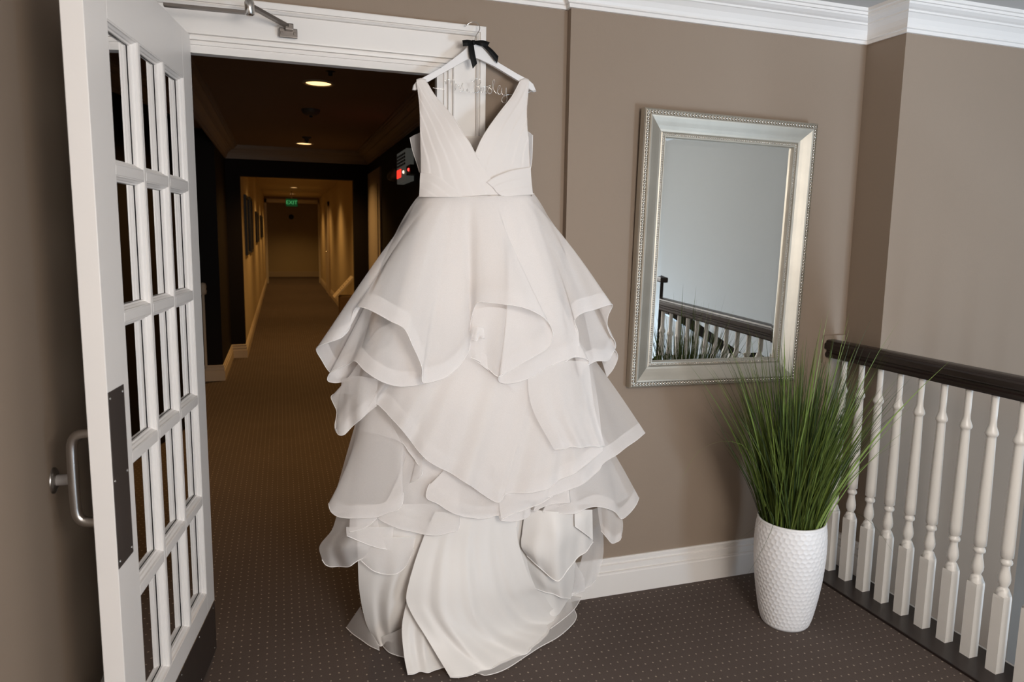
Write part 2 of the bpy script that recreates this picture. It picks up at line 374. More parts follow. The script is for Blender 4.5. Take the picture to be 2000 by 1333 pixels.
def light_can(name, x, y, z, power, label, r=.082):
    root = empty(name, (x, y, z))
    vs, fs = lathe_data([(r+.018, 0), (r+.018, -.006), (r, -.008), (r*.93, .02), (r*.8, .055)], 28); o1 = mesh_obj('trim_ring', vs, fs, M_ctrim, root, True)
    vs = [(r*.94*math.cos(2*PI*j/24), r*.94*math.sin(2*PI*j/24), -.003) for j in range(24)]
    mesh_obj('lens', vs, [tuple(range(24))[::-1]], emis('downlight_glow', (1.0, .62, .27), 1.9), root)
    d = bpy.data.lights.new('downlight', 'SPOT'); d.energy = power; d.color = (1.0, .56, .19); d.spot_size = 2.3; d.spot_blend = .8; d.shadow_soft_size = .08
    l = bpy.data.objects.new('downlight', d); C.objects.link(l); l.parent = root; l.location = (0, 0, -.03)
    tag(root, label, 'ceiling light', 'corridor ceiling downlights')
a = WF(622, 162, ZK); light_can('recessed_downlight', a.x, a.y, ZK, 95, 'larger lit recessed downlight nearest the doorway in the dark ceiling')
a = WF(594, 281, ZK-.005); light_can('recessed_downlight', a.x, min(a.y, 5.9), ZK, 70, 'smaller lit recessed downlight farther down the dark corridor ceiling')
for i, (x, y, p) in enumerate([(.3, 8.0, 58), (.3, 11.3, 58), (.3, 14.3, 50), (.3, 17.2, 50), (.35, 20.1, 46)]):
    light_can('recessed_downlight', x, y, 2.43, p, ['lit recessed downlight first inside the cream passage', 'lit recessed downlight second inside the cream passage', 'lit recessed downlight before the green exit sign', 'lit recessed downlight just before the far white arch', 'recessed downlight beyond the far white arch'][i])
def ceiling_disc(name, px, py, z, prof, label, cat):
    a = WF(px, py, z); root = empty(name, (a.x, a.y, z))
    vs, fs = lathe_data(prof, 28); mesh_obj('body', vs, fs, nmat(name+'_plastic', (.10, .08, .065), .5), root, True)
    vs, fs = lathe_data([(0.012, -.058), (.012, -.04), (.03, -.035)], 12); mesh_obj('sensor', vs, fs, M_black, root, True)
    tag(root, label, cat)
ceiling_disc('smoke_detector', 607, 214, ZK, [(.07, 0), (.07, -.012), (.062, -.03), (.04, -.045), (.0, -.047)], 'round dark smoke detector between the two dark-corridor downlights', 'smoke detector')
ceiling_disc('ceiling_speaker', 645, 127, ZK, [(.075, 0), (.075, -.006), (.06, -.012), (.0, -.012)], 'flat dark round ceiling grille just inside the doorway', 'speaker')
ceiling_disc('sprinkler_head', 599, 268, ZK, [(.045, 0), (.045, -.008), (.02, -.02), (.02, -.04), (0, -.042)], 'small dark sprinkler head beside the farther dark-corridor downlight', 'sprinkler')

# green exit sign
root = empty('exit_sign', (.27, 16.0, 2.06)); tag(root, 'green lit exit sign hanging in the cream passage', 'sign')
box('housing', -.14, .14, -.02, .02, 0, .20, nmat('exit_housing', (.05, .16, .06), .4), root)
box('stem', -.015, .015, -.015, .015, .20, .37, M_ctrim, root)
def text_mesh(name, body, size, mat, parent, loc, rot, extr=.001):
    cu = bpy.data.curves.new(name, 'FONT'); cu.body = body; cu.size = size; cu.align_x = 'CENTER'; cu.align_y = 'CENTER'; cu.extrude = extr
    o = bpy.data.objects.new(name, cu); C.objects.link(o); o.parent = parent; o.location = loc; o.rotation_euler = rot; cu.materials.append(mat)
    bpy.context.view_layer.update()
    me = bpy.data.meshes.new_from_object(o); bpy.data.objects.remove(o)
    o = bpy.data.objects.new(name, me); C.objects.link(o); o.parent = parent; o.location = loc; o.rotation_euler = rot
    return o
box('lit_face', -.13, .13, -.023, -.0205, .012, .188, emis('exit_green_face', (.01, .12, .03), .25), root)
text_mesh('letters', 'EXIT', .13, emis('exit_letters', (.10, .55, .18), .5), root, (0, -.0245, .10), (PI/2, 0, 0))
# wall alarm on far end wall
root = empty('wall_fitting', (0.33, YE-.02, 1.93)); tag(root, 'small dark round fitting on the far end wall', 'wall fitting')
vs, fs = lathe_data([(0, .05), (.06, .05), (.075, .03), (.08, 0)], 20); o = mesh_obj('body', [(x, -z, y) for x, y, z in vs], fs, M_black, root, True)
vs, fs = lathe_data([(0, .06), (.03, .058), (.035, .05)], 16); mesh_obj('cap', [(x, -z, y) for x, y, z in vs], fs, nmat('dark_red', (.10, .01, .01), .4), root, True)

# framed pictures on the passage's left wall
M_pic = add_noise(nmat('dark_picture', (.012, .010, .009), .5), 4, .3)
for i, (y0, y1, z0, z1, lb) in enumerate([(6.95, 7.75, 1.16, 1.90, 'black framed picture nearest in the row on the cream left wall'), (8.2, 9.0, 1.16, 1.93, 'black framed picture second in the row on the cream left wall'),
                                       (10.9, 12.2, 1.26, 1.80, 'black framed picture third in the row on the cream left wall'), (14.0, 15.6, 1.32, 1.80, 'black framed picture farthest in the row on the cream left wall')]):
    root = empty('framed_picture', (-.421, (y0+y1)/2, z0)); h, w = z1-z0, y1-y0
    bm = bmesh.new(); t = .035
    add_box(bm, 0, .03, -w/2, w/2, 0, t); add_box(bm, 0, .03, -w/2, w/2, h-t, h); add_box(bm, 0, .03, -w/2, -w/2+t, t, h-t); add_box(bm, 0, .03, w/2-t, w/2, t, h-t)
    bm_obj('frame', bm, M_black, root); box('print', 0, .012, -w/2+t, w/2-t, t, h-t, M_pic, root)
    tag(root, lb, 'picture', 'pictures in the cream passage')
# sign stand against passage right wall
root = empty('sign_stand', (.80, 7.05, 0), -PI/2); tag(root, 'low sign stand with a slanted cream notice board in the passage', 'sign stand')
M_note = add_noise(nmat('notice_card', (.62, .52, .40), .6), 12, .1)
bm = bmesh.new(); add_box(bm, -.16, .16, -.10, .16, 0, .64, .006); bm_obj('cabinet', bm, nmat('stand_brown', (.16, .10, .055), .5), root)
o = box('slanted_board', -.17, .17, -.012, .012, 0, .36, M_note, root, .003); o.location = (0, -.165, .62); o.rotation_euler = (-math.radians(42), 0, 0)
for k, (z, w) in enumerate([(.28, .20), (.24, .12), (.19, .22), (.16, .20), (.13, .21), (.09, .10)]):
    t = box('text_line', -w/2, w/2, -.0135, -.0122, z, z+.008, nmat('faint_ink', (.30, .22, .16), .7), o)
# slim white corner guard
root = empty('corner_guard', (-.718, 4.87, .157)); tag(root, 'slim white post with rounded knob standing on the corridor baseboard', 'post')
box('post', -.011, .011, -.011, .011, 0, .70, M_ctrim, root, .003)
vs, fs = lathe_data([(.012, .69), (.03, .70), (.034, .73), (.028, .745), (.033, .77), (.026, .80), (0, .81)], 16); mesh_obj('knob', vs, fs, M_ctrim, root, True)
# emergency light unit on the right dark wall
root = empty('emergency_light', (XCR, 3.38, 1.87)); tag(root, 'lit emergency sign with glowing red panel and lamp heads on the dark corridor wall', 'emergency light')
M_em = emis('emergency_housing', (.30, .31, .28), .10)
box('housing', -.06, 0, -.24, .24, .0, .25, M_em, root, .006)
box('red_panel', -.064, -.0595, .02, .22, .045, .110, emis('red_glow', (1.0, .035, .02), 1.5), root)
for k in range(4):
    for q in range(5): box('lens_cell', -.064, -.0595, -.19+.085*q, -.14+.085*q, .130+.026*k, .146+.026*k, M_black, root)
for yy, zz in ((.36, .10), (.50, .09)):
    vs, fs = lathe_data([(0, -.05), (.035, -.045), (.045, 0), (.038, .02), (0, .022)], 16); h = mesh_obj('lamp_head', vs, fs, nmat('lamp_head_grey', (.30, .26, .23), .4), root, True); h.location = (-.07, yy, zz); h.rotation_euler = (0, -1.2, .4)
box('bracket', -.03, 0, .24, .56, .07, .11, M_black, root)
for yy, c in ((-.12, (1, .72, .50)), (-.36, (1, .05, .04))):
    vs, fs = lathe_data([(.013, 0), (.010, .009), (0, .012)], 12); h = mesh_obj('indicator', vs, fs, emis('indicator_glow', c, 2.2), root, True); h.location = (-.06, yy, .075); h.rotation_euler = (0, -PI/2, 0)
box('indicator_plate', -.06, 0, -.42, -.24, .04, .11, M_black, root)

# ------------------------------------------------------------------ french door, standing open
door = empty('french_door', (-.25, -.004, 0), math.atan2(-.825, -.115))
tag(door, 'open white french door with fifteen glass panes beside the taupe wall', 'door')
T = .044
def dbox(name, s0, s1, z0, z1, y0=-T, y1=0.0, mat=M_door, parent=door, bev=.0015): return box(name, s0, s1, y0, y1, z0, z1, mat, parent, bev)
cols = [(.104, .292), (.307, .496), (.512, .705)]; rows = [(.265+.3348*k, .5758+.3348*k) for k in range(5)]
dbox('stile', .008, cols[0][0], .014, 2.062); dbox('stile', cols[2][1], .833, .014, 2.062)
dbox('rail', cols[0][0], cols[2][1], .014, rows[0][0]); dbox('rail', cols[0][0], cols[2][1], rows[4][1], 2.062)
for i in range(2): dbox('muntin', cols[i][1], cols[i+1][0], rows[0][0], rows[4][1], bev=.002)
for k in range(4):
    for c in cols: dbox('muntin', c[0], c[1], rows[k][1], rows[k+1][0], bev=.002)
BD = [(0, -.001), (.003, -.001), (.0035, -.005), (.008, -.009), (.009, -.013), (.013, -.015), (.013, -.020), (0, -.020)]
for c in cols:
    for r in rows:
        (x0, x1), (z0, z1) = c, r
        pn = mesh_obj('pane', [(x0, -.0215, z0), (x1, -.0215, z0), (x1, -.0215, z1), (x0, -.0215, z1), (x0, -.0235, z0), (x1, -.0235, z0), (x1, -.0235, z1), (x0, -.0235, z1)],
                      [(0, 1, 2, 3), (7, 6, 5, 4), (0, 4, 5, 1), (1, 5, 6, 2), (2, 6, 7, 3), (3, 7, 4, 0)], M_glass, door)
        for side in (0, 1):
            vs, fs = [], []
            for (a, b) in BD:
                y = b if side == 0 else -T-b
                for x, z in ((x0+a, z0+a), (x1-a, z0+a), (x1-a, z1-a), (x0+a, z1-a)): vs.append((x, y, z))
            for i in range(len(BD)-1):
                for j in range(4): fs.append((i*4+j, i*4+(j+1) % 4, (i+1)*4+(j+1) % 4, (i+1)*4+j))
            b = mesh_obj('glazing_bead', vs, fs, M_door, pn)
pp = dbox('push_plate', .739, .838-.006, .703, 1.107, .0, .0016, M_bronze, bev=.0004); pp['label'] = 'dark bronze push plate'
for sx in (.748, .823):
    for z in (.718, .905, 1.092):
        vs, fs = lathe_data([(.0038, 0), (.0032, .0012), (0, .0016)], 10); o = mesh_obj('screw', [(sx+x, .0016+zz, z+y) for x, y, zz in vs], fs, M_chrome, pp, True)
kp = dbox('kick_plate', .014, .826, .018, .196, .0, .0016, M_bronze, bev=.0004); kp['label'] = 'dark bronze kick plate'
for sx in (.04, .22, .42, .62, .80):
    for z in (.035, .18):
        vs, fs = lathe_data([(.0034, 0), (.003, .001), (0, .0014)], 8); mesh_obj('screw', [(sx+x, .0016+zz, z+y) for x, y, zz in vs], fs, M_chrome, kp, True)
hp = [(-T, .795), (-T-.026, .795), (-T-.044, .799), (-T-.054, .812), (-T-.057, .835), (-T-.057, .963), (-T-.054, .986), (-T-.044, .999), (-T-.026, 1.003), (-T, 1.003)]
o = tube('pull_handle', catmull([Vector((.775, y, z)) for y, z in hp], 40), .0115, M_steel, door, 12); o['label'] = 'brushed steel pull handle'
bm = bmesh.new(); add_box(bm, .09, .36, -T-.06, -T, 1.985, 2.05, .006); bm_obj('closer_body', bm, M_steel, door)
# closer arm fixed to the head casing
root = empty('door_closer_arm', W(563, 67, .03)); tag(root, 'jointed dark steel door closer arm on the white head casing', 'door closer')
M_arm = nmat('dark_satin_steel', (.20, .18, .165), .34, 1.0)
o0 = root.location
E1 = Vector((-.070, -.185, 2.115)) - o0; S1 = Vector((-.300, -.178, 2.098)) - o0; B1 = Vector((0, -.022, .018))
def bar(name, a, b, w, h, mat, parent):
    d = (b-a).normalized(); u = d.cross(Vector((0, 0, 1))).normalized(); v = u.cross(d)
    vs = [p+u*(sx*w/2)+v*(sz*h/2) for p in (a, b) for sx, sz in ((-1, -1), (1, -1), (1, 1), (-1, 1))]
    return mesh_obj(name, vs, [(0, 1, 2, 3), (7, 6, 5, 4), (0, 4, 5, 1), (1, 5, 6, 2), (2, 6, 7, 3), (3, 7, 4, 0)], mat, parent)
bar('main_arm', S1, E1+Vector((.004, 0, -.016)), .020, .008, M_arm, root)
bar('forearm', E1+Vector((0, 0, .006)), B1, .018, .009, M_arm, root)
vs, fs = lathe_data([(0, .018), (.012, .018), (.014, .012), (.014, -.02), (.009, -.024), (0, -.024)], 16); o = mesh_obj('elbow_joint', vs, fs, M_chrome, root, True); o.location = E1
bm = bmesh.new(); add_box(bm, -.028, .028, -.012, .0, -.012, .016, .002); add_box(bm, -.010, .016, -.034, -.012, .006, .026, .003)
for sx in (-.02, .02): add_box(bm, sx-.004, sx+.004, -.016, -.012, -.004, .004, .001)
bm_obj('frame_bracket', bm, M_arm, root)
# door stop on the left wall
a = Vector((XL, -.640, .862)); root = empty('door_stop', a); tag(root, 'round steel wall stop with grey rubber bumper behind the door', 'door stop')
def latx(name, prof, mat, k=28):
    vs, fs = lathe_data(prof, k); return mesh_obj(name, [(z, x, y) for x, y, z in vs], fs, mat, root, True)
latx('plate', [(.031, 0), (.031, .003), (.027, .006), (.016, .008), (0, .008)], M_steel); latx('bumper', [(.013, .006), (.013, .046), (.0115, .05), (.007, .05), (.006, .046), (0, .046)], M_rubber)

# ------------------------------------------------------------------ mirror
mir = empty('framed_mirror', (1.687, -.046, 1.402)); mir.rotation_euler = (math.radians(1.02), .0121, 0)
tag(mir, 'large rectangular mirror in a beaded silver frame on the taupe wall', 'mirror')
M_frame = add_noise(nmat('champagne_silver_leaf', (.52, .48, .41), .50, .82), 9, .18, .06, stretch=(1, 1, 1), bump_scale=120)
MW, MH = .395, .536
MP = [(0, 0), (0, .030), (.004, .036), (.006, .037), (.007, .032), (.020, .032), (.021, .038), (.025, .041), (.031, .040), (.045, .034), (.060, .027), (.072, .022), (.080, .0205), (.084, .022), (.086, .018), (.094, .018), (.095, .021), (.099, .021), (.102, .014), (.103, .004)]
vs, fs = [], []
for a, b in MP:
    for sx, sz in ((-1, -1), (1, -1), (1, 1), (-1, 1)): vs.append((sx*(MW-a), -b, sz*(MH-a)))
for side, nm in enumerate(('frame_rail', 'frame_stile', 'frame_rail', 'frame_stile')):
    vv, ff = [], []
    for i in range(len(MP)): vv += [vs[i*4+side], vs[i*4+(side+1) % 4]]
    for i in range(len(MP)-1): ff.append((2*i, 2*i+1, 2*i+3, 2*i+2))
    o = mesh_obj(nm, vv, ff, M_frame, mir)
    bm = bmesh.new(); bm.from_mesh(o.data); bmesh.ops.recalc_face_normals(bm, faces=bm.faces); bm.to_mesh(o.data); bm.free()
def bead_row(name, inset, b, r, pitch):
    ico = bmesh.new(); bmesh.ops.create_icosphere(ico, subdivisions=1, radius=1.0)
    bv = [v.co.copy() for v in ico.verts]; bf = [tuple(v.index for v in f.verts) for f in ico.faces]; ico.free()
    vs, fs = [], []
    w, h = MW-inset, MH-inset
    def put(x, z):
        n = len(vs)
        for v in bv: vs.append((x+v.x*r, -b+v.y*r, z+v.z*r))
        fs.extend(tuple(i+n for i in f) for f in bf)
    nx = int(2*w/pitch); nz = int(2*h/pitch)
    for i in range(nx):
        x = -w+2*w*i/nx; put(x, h); put(-x, -h)
    for i in range(nz):
        z = -h+2*h*i/nz; put(w, -z); put(-w, z)
    o = mesh_obj(name, vs, fs, nmat(name+'_silver', (.66, .62, .56), .25, .95), mir, True); o['kind'] = 'stuff'
bead_row('bead_trim', .0135, .033, .0062, .0135); bead_row('inner_bead_trim', .090, .0185, .0034, .0085)
M_mir = nmat('mirror_silvering', (.90, .92, .91), .0, 1.0)
gx, gz, bv = MW-.101, MH-.101, .022
mesh_obj('mirror_glass', [(-gx+bv, -.0062, -gz+bv), (gx-bv, -.0062, -gz+bv), (gx-bv, -.0062, gz-bv), (-gx+bv, -.0062, gz-bv),
                          (-gx, -.0056, -gz), (gx, -.0056, -gz), (gx, -.0056, gz), (-gx, -.0056, gz)],
         [(0, 1, 2, 3), (4, 5, 1, 0), (5, 6, 2, 1), (6, 7, 3, 2), (7, 4, 0, 3)], M_mir, mir)
mesh_obj('backing', [(-gx-.08, -.001, -gz-.08), (gx+.08, -.001, -gz-.08), (gx+.08, -.001, gz+.08), (-gx-.08, -.001, gz+.08)], [(0, 1, 2, 3)], M_black, mir)

# ------------------------------------------------------------------ landing balustrade
bal = empty('landing_balustrade', (2.275, 0, 0)); tag(bal, 'balustrade of turned white balusters under a dark wood handrail', 'balustrade')
HR = [(-.026, .955), (-.030, .962), (-.030, .972), (-.024, .978), (-.024, .986), (-.034, .990), (-.037, .994), (-.037, 1.012), (-.033, 1.018), (-.029, 1.020), (-.027, 1.028), (-.018, 1.031), (0, 1.032), (.018, 1.031), (.027, 1.028), (.029, 1.020), (.033, 1.018), (.037, 1.012), (.037, .994), (.034, .990), (.024, .986), (.024, .978), (.030, .972), (.030, .962), (.026, .955), (-.026, .955)]
YN = -1.60
sweep_profile('handrail', HR, [((0, -JOG-.012, 0), (1, 0, 0), (0, 0, 1)), ((0, YN, 0), (1, 0, 0), (0, 0, 1))], M_wood, bal)['label'] = 'espresso wood handrail'
box('shoe_rail', 2.168-2.275, .088, YN-.1, -JOG-.018, -.10, .010, M_wood, bal, .003)
def baluster_mesh():
    h = .0195; vs, fs = [], []
    rings = [(h, .010), (h, .275), (h*.96, .285)]
    for w, z in rings:
        for sx, sy in ((-1, -1), (1, -1), (1, 1), (-1, 1)): vs.append((sx*w, sy*w, z))
    for i in range(2):
        for j in range(4): fs.append((i*4+j, i*4+(j+1) % 4, (i+1)*4+(j+1) % 4, (i+1)*4+j))
    k = 16; prof = [(.0185, .306), (.0155, .310), (.0125, .314), (.0135, .318), (.0185, .330), (.0195, .343), (.0175, .358), (.0135, .376), (.0125, .388), (.0135, .392), (.0185, .396), (.0195, .402), (.0180, .408), (.0135, .412), (.0150, .416),
                    (.0200, .420), (.0203, .45), (.0195, .55), (.0175, .68), (.0150, .80), (.0148, .808), (.0175, .811), (.0205, .817), (.0200, .824), (.0150, .838), (.0125, .846), (.0115, .86), (.0118, .97)]
    base = len(vs)
    for r, z in prof:
        for j in range(k):
            a = 2*PI*(j+.5)/k - 3*PI/4 - PI/k*0; vs.append((r*math.cos(a), r*math.sin(a), z))
    for i in range(len(prof)-1):
        for j in range(k): fs.append((base+i*k+j, base+i*k+(j+1) % k, base+(i+1)*k+(j+1) % k, base+(i+1)*k+j))
    # shoulder from the square block to the turning
    for c in range(4):
        q = [base+(c*4+m) % k for m in range(5)]
        a, b2 = 8+c, 8+(c+1) % 4
        fs.append((a, b2, q[4 if c < 3 else 4], q[3])); fs.append((a, q[3], q[2])); fs.append((a, q[2], q[1])); fs.append((a, q[1], q[0]))
    me = bpy.data.meshes.new('baluster'); me.from_pydata(vs, [], fs); me.update(); me.materials.append(M_bal)
    for p in me.polygons: p.use_smooth = (p.index >= 8)
    return me
bmesh_ = baluster_mesh()
for k in range(-1, 14):
    o = bpy.data.objects.new('baluster', bmesh_); C.objects.link(o); o.parent = bal; o.location = (0, -.231-.0985*k, 0)
# wall rosette where the handrail dies into the wall
root = empty('rail_rosette', (2.300, -JOG, .99)); tag(root, 'square taupe wall block behind the end of the handrail', 'wall block')
o = box('block', -.064, .050, -.012, 0, -.062, .060, M_wall, root, .002)
# newel and descending flight seen in the mirror
root = bal
yn = YN-.05; nw = box('newel', -.045, .045, yn-.045, yn+.045, .010, 1.12, M_wood, root, .004); box('newel_cap', -.065, .065, yn-.065, yn+.065, 1.12, 1.155, M_wood, nw, .008)
mesh_obj('newel_finial', [(-.055, yn-.055, 1.155), (.055, yn-.055, 1.155), (.055, yn+.055, 1.155), (-.055, yn+.055, 1.155), (0, yn, 1.18)], [(0, 1, 4), (1, 2, 4), (2, 3, 4), (3, 0, 4)], M_wood, nw)
root = empty('stair_handrail', (2.372, YN-.05, 0)); tag(root, 'dark descending stair handrail seen reflected in the mirror', 'handrail')
SL = .60
def slope_bar(name, x0, z0, x1, y0, y1, h, mat, parent):
    z1 = z0-(x1-x0)*SL
    vs = [(x, y, z) for x, zb in ((x0, z0), (x1, z1)) for y in (y0, y1) for z in (zb, zb+h)]
    return mesh_obj(name, vs, [(0, 1, 3, 2), (4, 6, 7, 5), (0, 4, 5, 1), (2, 3, 7, 6), (1, 5, 7, 3), (0, 2, 6, 4)], mat, parent)
slope_bar('rail', 0, .91, .92, -.033, .033, .075, M_wood, root); slope_bar('stringer', 0, -.10, .92, -.02, .02, .16, M_wood, root)
for k in range(6):
    x = .10+k*.145; zb = .05-x*SL; box('baluster', x-.012, x+.012, -.012, .012, zb, zb+.90, M_bal, root)
sb = bmesh.new()
for k in range(4): add_box(sb, 2.380+.23*k, 2.380+.23*(k+1) if k < 3 else XE, -2.75, YN-.08, -2.6, -.17*(k+1))
S(bm_obj('stair_flight', sb, M_carpet))
S(box('floor_landing_edge', 2.172, 2.363, YS, YN-.1, -.25, 0, M_carpet))
S(box('trim_10', 2.363, 2.378, YN-.08, YJ, -.25, .006, M_bal))

# ------------------------------------------------------------------ vase and grass
VX, VY = 1.806, -.425
root = empty('floor_vase', (VX, VY, 0)); tag(root, 'tall white vase with dimpled honeycomb surface standing on the carpet', 'vase')
vp = catmull([Vector((r, 0, z)) for r, z in [(.084, .0), (.091, .010), (.101, .045), (.113, .11), (.123, .18), (.130, .26), (.1315, .32), (.129, .375), (.124, .410)]], 130)
KV = 250; NH = 38; vs, fs = [], []
hx = 2*PI/NH
for i, p in enumerate(vp):
    s = p.z/.0170
    for j in range(KV):
        a = 2*PI*j/KV; best, sec = 9, 9
        row = round(s)
        for rr in (row-1, row, row+1):
            off = (rr % 2)*.5
            c = round(a/hx-off)+off
            for cc in (c-1, c, c+1):
                jit = math.sin(rr*12.9898+(cc % NH)*78.233)*43758.5453; jit -= math.floor(jit)
                dd = math.hypot((a/hx-cc)+(jit-.5)*.30, (s-rr)*.85+((jit*7) % 1-.5)*.28)
                if dd < best: best, sec = dd, best
                elif dd < sec: sec = dd
        edge = min((sec-best)/.35, 1.0)
        fade = min(1, p.z/.02, (.412-p.z)/.018); fade = max(fade, 0)
        r = p.x - .0024*edge*fade*(1-.25*best)
        vs.append((r*math.cos(a), r*math.sin(a), p.z))
for i in range(len(vp)-1):
    for j in range(KV): fs.append((i*KV+j, i*KV+(j+1) % KV, (i+1)*KV+(j+1) % KV, (i+1)*KV+j))
fs.append(tuple(range(KV))[::-1])
mesh_obj('body', vs, fs, M_vase, root, True)
vs, fs = lathe_data([(.122, .402), (.125, .410), (.124, .415), (.120, .417), (.116, .414), (.114, .400), (.112, .34), (0, .33)], 96); mesh_obj('rim', vs, fs, M_vase, root, True)
grass = empty('ornamental_grass', (VX, VY, .34)); tag(grass, 'bushy green artificial grass plant growing out of the white vase', 'plant')
def grass_mat(name, c0, c1):
    m = nmat(name, c0, .5, spec=.35); nt = m.node_tree; b = nt.nodes['Principled BSDF']
    g = nt.nodes.new('ShaderNodeNewGeometry'); n = nt.nodes.new('ShaderNodeMix'); n.data_type = 'RGBA'; n.inputs[6].default_value = (*c0, 1); n.inputs[7].default_value = (*c1, 1)
    nt.links.new(g.outputs['Random Per Island'], n.inputs[0]); nt.links.new(n.outputs[2], b.inputs['Base Color'])
    b.inputs['Subsurface Weight'].default_value = .0
    return m
M_g1 = grass_mat('grass_green', (.024, .045, .009), (.125, .170, .030)); M_g2 = grass_mat('grass_light', (.12, .18, .035), (.21, .29, .075)); M_g3 = grass_mat('grass_tip', (.02, .035, .012), (.05, .08, .025))
def blade(az, r0, lean, L, w, curl, twist=0.0, daz=0.0):
    """verts and faces of one folded, curving blade"""
    n = 7; vs, fs = [], []
    d = Vector((math.cos(az+daz), math.sin(az+daz), 0)); side = Vector((-math.sin(az+twist), math.cos(az+twist), 0))
    p = Vector((r0*math.cos(az), r0*math.sin(az), 0)); th = lean*.45
    for i in range(n+1):
        t = i/n; ww = w*(.75+.6*t-1.35*t*t) if t < 1 else .0003
        ww = max(ww, .0003); fold = Vector((d.x, d.y, 0))*(ww*.35)
        vs += [p-side*ww/2, p-fold, p+side*ww/2]
        th2 = th+(lean*.55+curl*t)*(1.0/n)*1.6; th = th2
        p = p + (d*math.sin(th)+Vector((0, 0, 1))*math.cos(th))*(L/n)
    for i in range(n):
        a = i*3; fs += [(a, a+1, a+4, a+3), (a+1, a+2, a+5, a+4)]
    return vs, fs
def wall_ok(vs): return all(v.y+VY < (-.105 if v.z > .48 else -JOG-.03) and v.x+VX < 2.225 and v.y+VY > -.80 for v in vs)
avs, afs = [], []
cnt = 0
while cnt < 760:
    az = random.uniform(0, 2*PI); rr = .098*math.sqrt(random.random()); lean = (rr/.098)*random.uniform(.08, .52)+random.uniform(-.03, .08)
    v, f = blade(az, rr, lean, random.triangular(.30, .80, .56), random.uniform(.0040, .0075), random.uniform(-.05, .35), random.uniform(-1.2, 1.2), random.uniform(-.7, .7))
    if not wall_ok(v): continue
    n = len(avs); avs += v; afs += [tuple(i+n for i in q) for q in f]; cnt += 1
o = mesh_obj('blade_clump', avs, afs, M_g1, grass); o['kind'] = 'stuff'
cnt = 0
while cnt < 150:
    az = random.uniform(0, 2*PI) if cnt % 3 else random.uniform(PI, 2*PI); rr = .098*math.sqrt(random.random()); lean = (rr/.098)*random.uniform(.05, .48)+random.uniform(-.03, .1)
    v, f = blade(az, rr, lean, random.triangular(.48, .90, .72), random.uniform(.006, .0105), random.uniform(-.1, .3), random.uniform(-1.0, 1.0), random.uniform(-.8, .8))
    if not wall_ok(v): continue
    mesh_obj('blade', v, f, (M_g1, M_g2, M_g1, M_g2, M_g3)[cnt % 5], grass); cnt += 1
# stray blades drooping out of the pot
def stray(pts, r, mat):
    P = [p-Vector((VX, VY, .34)) for p in catmull(pts, 14)]
    vs, fs = [], []
    for i, p in enumerate(P):
        w = r*(1-.9*i/13); vs += [p+Vector((w, 0, w*.3)), p+Vector((0, -w*.6, 0)), p-Vector((w, 0, w*.3))]
    for i in range(13):
        a = i*3; fs += [(a, a+1, a+4, a+3), (a+1, a+2, a+5, a+4)]
    mesh_obj('blade', vs, fs, mat, grass)
stray([W(1490, 985, .40), W(1440, 900, .40), W(1405, 830, .40), W(1372, 760, .39)], .0022, M_g3)
stray([W(1495, 990, .42), W(1462, 880, .40), W(1415, 862, .39), W(1365, 882, .38), W(1328, 942, .37)], .0022, M_g2)
stray([W(1505, 1000, .50), W(1512, 1020, .53), W(1480, 1090, .56), W(1445, 1145, .57)], .0014, M_g3)
stray([W(1500, 1000, .50), W(1480, 1026, .52), W(1430, 1062, .53), W(1385, 1085, .53)], .0010, M_g3)
stray([W(1600, 980, .50), W(1640, 900, .56), W(1690, 840, .66), W(1752, 795, .74)], .0018, M_g2)
stray([W(1595, 985, .50), W(1650, 930, .56), W(1700, 870, .68), W(1735, 848, .72)], .0013, M_g3)
stray([W(1600, 1000, .52), W(1660, 1000, .58), W(1705, 1025, .70), W(1748, 1085, .76)], .0010, M_g3)

# ------------------------------------------------------------------ hanger, ribbon and name wire
root = empty('clothes_hanger', W(927, 85, .07)); tag(root, 'white wooden hanger with wire lettering hung from the door casing', 'hanger')
HO = root.location.copy()
def rel(P, o): return [Vector(p)-o for p in P]
hl = [(927, 84.5), (920, 86), (914, 90), (902, 102), (888, 115.5), (860, 133.5), (831, 149), (815, 157), (808, 166), (806, 175), (811, 176.5), (816, 174.5), (834, 161), (870, 140), (911, 117), (927, 111)]
hr = [(927, 84.5), (938, 86.5), (950, 97.5), (962, 114), (974, 124.5), (1010, 144), (1032, 155), (1042, 164), (1048, 178.5), (1043, 179.5), (1031, 172), (1016, 160), (965, 129), (935, 113), (927, 111)]
def extrude_outline(name, pts, d0, d1, mat, parent, bev=.003):
    f = [W(x, y, d1)-HO for x, y in pts]; k = len(f)
    b = [p + Vector((0, d1-d0, 0)) for p in f]
    bm = bmesh.new(); fv = [bm.verts.new(p) for p in f]; bvv = [bm.verts.new(p) for p in b]
    bm.faces.new(fv); bm.faces.new(bvv[::-1])
    for i in range(k): bm.faces.new((fv[i], bvv[i], bvv[(i+1) % k], fv[(i+1) % k]))
    es = [e for e in bm.edges if (e.verts[0] in fv and e.verts[1] in fv)]
    bmesh.ops.bevel(bm, geom=es, offset=bev, segments=2, affect='EDGES', profile=.5)
    bmesh.ops.triangulate(bm, faces=[q for q in bm.faces if len(q.verts) > 4])
    return bm_obj(name, bm, mat, parent)
body = extrude_outline('hanger_body', hl[:-1]+hr[:0:-1], .062, .076, M_hang, root)
hk = [(927, 86, .07), (928, 75, .07), (930, 69, .07), (935, 61.5, .07), (936.8, 54, .068), (933.5, 46.5, .062), (926, 43, .056), (917, 45, .052), (912, 49, .05), (908, 51, .05)]
tube('wire_hook', rel(catmull([W(*p) for p in hk], 40), HO), .0016, M_chrome, root, 8)
def px12(L): return [(860+x/12.5, 130+y/12.5) for x, y in L]
